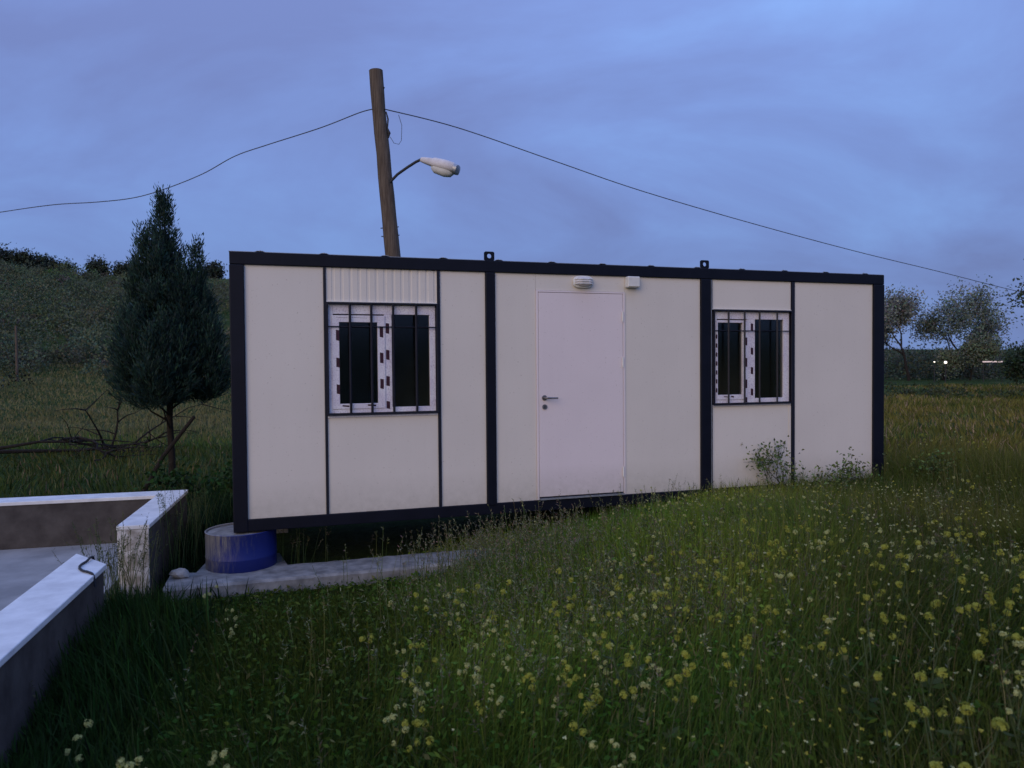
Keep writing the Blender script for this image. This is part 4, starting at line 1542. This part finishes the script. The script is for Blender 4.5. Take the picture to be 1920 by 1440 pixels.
def plant_proto(seed, nhead):
    q = np.random.default_rng(seed)
    mb = MB()
    tips = []
    H = 1.0
    base_dir = Vector((q.normal(0, 0.10), q.normal(0, 0.10), 1)).normalized()
    stem = [Vector((0, 0, -0.03)), base_dir * 0.45, base_dir * 0.75 + Vector((q.normal(0, 0.02), q.normal(0, 0.02), 0)), base_dir * 1.0 + Vector((q.normal(0, 0.04), q.normal(0, 0.04), 0))]
    mb.tube(stem, [0.007, 0.006, 0.0045, 0.003], 5)
    tips.append(stem[-1])
    for k in range(nhead - 1):
        t = q.uniform(0.35, 0.8)
        p = base_dir * t
        a = q.uniform(0, 6.28)
        l = q.uniform(0.18, 0.40)
        e_ = p + Vector((math.cos(a) * l * 0.55, math.sin(a) * l * 0.55, l))
        mb.tube([p, p + (e_ - p) * 0.5 + Vector((math.cos(a), math.sin(a), 0)) * 0.03, e_], [0.0042, 0.0036, 0.0024], 4)
        tips.append(e_)
    me_o = mb.build('stem', M['stem'])
    sm = me_o.data
    bpy.data.objects.remove(me_o)
    nl = 14
    zz = q.uniform(0.05, 0.7, nl)
    a = q.uniform(0, 6.28, nl)
    c = np.array(base_dir)[None, :] * zz[:, None]
    d = np.stack([np.cos(a), np.sin(a), q.uniform(0.0, 0.6, nl)], 1)
    v, f, t = leaf_quads(c, d, q.uniform(0.12, 0.26, nl) * (1.2 - zz), q.uniform(0.03, 0.07, nl) * (1.3 - zz), tints(nl, (0.040, 0.068, 0.020), 0.25, q), rg=q)
    lo = big_mesh('leaves', v, f, M['leaf'], t)
    lm = lo.data
    bpy.data.objects.remove(lo)
    return sm, lm, tips


protos = [plant_proto(300 + k, nh) for k, nh in enumerate((2, 3, 3, 4, 4, 5))]
q = np.random.default_rng(400)


def plant(x, y, hgt, label, group, yellow, hs_=1.0):
    is_y = q.random() < yellow
    label = label.replace('mustard', 'yellow mustard' if is_y else 'pale mustard')
    sm, lm, tips = protos[q.integers(0, len(protos))]
    root = empty('wild_mustard', (x, y, gz(x, y)), q.uniform(0, 6.28))
    tag(root, label, 'flower', group)
    st = bpy.data.objects.new('stem', sm)
    lf = bpy.data.objects.new('foliage', lm)
    for o in (st, lf):
        COL.objects.link(o)
        o.parent = root
        o.scale = (hgt, hgt, hgt)
    lf.scale = (hgt * 0.8, hgt * 0.8, hgt)
    for tp in tips:
        hm = (heads_y if is_y else heads_p)[q.integers(0, 4)]
        o = bpy.data.objects.new('flower_head', hm)
        COL.objects.link(o)
        o.parent = root
        o.location = tp * hgt
        k_ = q.uniform(0.7, 1.15) * hs_
        o.scale = (k_, k_, k_)
        o.rotation_euler = (q.normal(0, 0.35), q.normal(0, 0.35), q.uniform(0, 6.28))


def plant_zone(count, y0, y1, a0, a1, hr, label, group, yellow, hs_=1.0, edge=None):
    n_ = 0
    while n_ < count:
        y = math.sqrt(q.uniform(y0 * y0, y1 * y1))
        a = q.uniform(a0, a1)
        x = a * y
        if bool(blocked(np.array([x]), np.array([y]))[0]) or vnoise(x * 0.8, y * 0.8, 7) < q.uniform(0.05, 0.55):
            continue
        plant(x, y, q.uniform(*hr), label, group, yellow, hs_)
        n_ += 1


plant_zone(98, 2.1, 4.9, 0.12, 0.72, (0.34, 0.56), 'wild mustard in the thick patch at the lower right', 'wild mustard at the lower right', 0.75, 0.95)
plant_zone(62, 4.4, 6.6, 0.10, 0.62, (0.30, 0.46), 'small flowered mustard in the grass before the right window', 'wild mustard before the right window', 0.35, 0.8)
plant_zone(50, 2.4, 5.0, -0.14, 0.24, (0.24, 0.42), 'mustard flower in the middle of the foreground grass', 'wild mustard in the middle foreground', 0.45, 0.98)
plant_zone(18, 2.2, 3.6, -0.17, 0.14, (0.24, 0.40), 'mustard flower low in the bottom centre foreground', 'wild mustard at the bottom centre', 0.4, 0.95)
plant_zone(14, 2.1, 3.4, -0.62, -0.40, (0.22, 0.40), 'mustard flower by the low wall at the lower left', 'wild mustard at the lower left', 0.35, 1.05)
plant_zone(7, 3.4, 5.4, -0.42, -0.14, (0.16, 0.26), 'single small mustard flower in the short grass before the kerb slab', 'flowers before the kerb slab', 0.2, 0.95)
plant_zone(12, 5.9, 6.7, -0.06, 0.22, (0.35, 0.62), 'tiny mustard flower among seeding grass against the dark cabin base', 'flowers against the cabin base', 0.15, 0.6)
plant_zone(16, 7.0, 12.0, 0.46, 0.68, (0.3, 0.5), 'mustard flower in the field right of the cabin', 'flowers right of the cabin', 0.4, 0.9)

# the many tiny single blossoms between the larger plants
n_ = 2600
y = np.sqrt(q.uniform(2.2 ** 2, 7.2 ** 2, n_))
x = q.uniform(-0.12, 0.72, n_) * y
keep = (~blocked(x, y)) & (vnoise(x * 1.1, y * 1.1, 2) * (0.45 + 0.55 * sstep(-0.05, 0.3, x / y)) > q.uniform(0.2, 0.75, n_))
x, y = x[keep], y[keep]
n_ = len(x)
c0 = np.stack([x, y, ground_h(x, y) + meadow_height(x, y) * q.uniform(0.75, 1.25, n_)], 1)
ps_ = []
tb = np.where((q.random(n_) < 0.5)[:, None], np.array([[0.40, 0.38, 0.07]]), np.array([[0.46, 0.47, 0.24]])) * (1 + 0.15 * q.normal(size=(n_, 1)))
for k in range(7):
    d = q.normal(0, 1, (n_, 3))
    d[:, 2] = d[:, 2] * 0.7 + 0.4
    ps_.append(leaf_quads(c0, d, q.uniform(0.006, 0.012, n_), q.uniform(0.005, 0.010, n_), np.clip(tb, 0.01, 1), rg=q))
v, f, t = join(ps_)
tag(big_mesh('meadow_blossoms', v, f, M['grass'], t), 'tiny scattered yellow blossoms among the meadow grass', 'blossoms', kind='stuff')

# leafy weeds leaning on the lower panels under and beyond the right window
for k, (u_, d_, hgt, lab) in enumerate(((5.15, -0.22, 0.55, 'leafy weed standing against the panel below the right window'),
                                        (5.62, -0.26, 0.72, 'tallest leafy weed beside the joint right of the right window'),
                                        (6.25, -0.28, 0.55, 'leafy weed before the last panel of the cabin'),
                                        (7.12, -0.25, 0.62, 'leafy weed at the right corner post of the cabin'))):
    wx, wy, _ = fpt(u_, d_)
    broad_tree('leafy_weed', lab, (wx, wy, gz(wx, wy)), hgt, (0.11, 0.15, 0.05), 0.038, 500 + k, cat='weed', levels=3, per_tip=4, clump=0.06, spread=0.75, mat='leaf', stem=0.006)
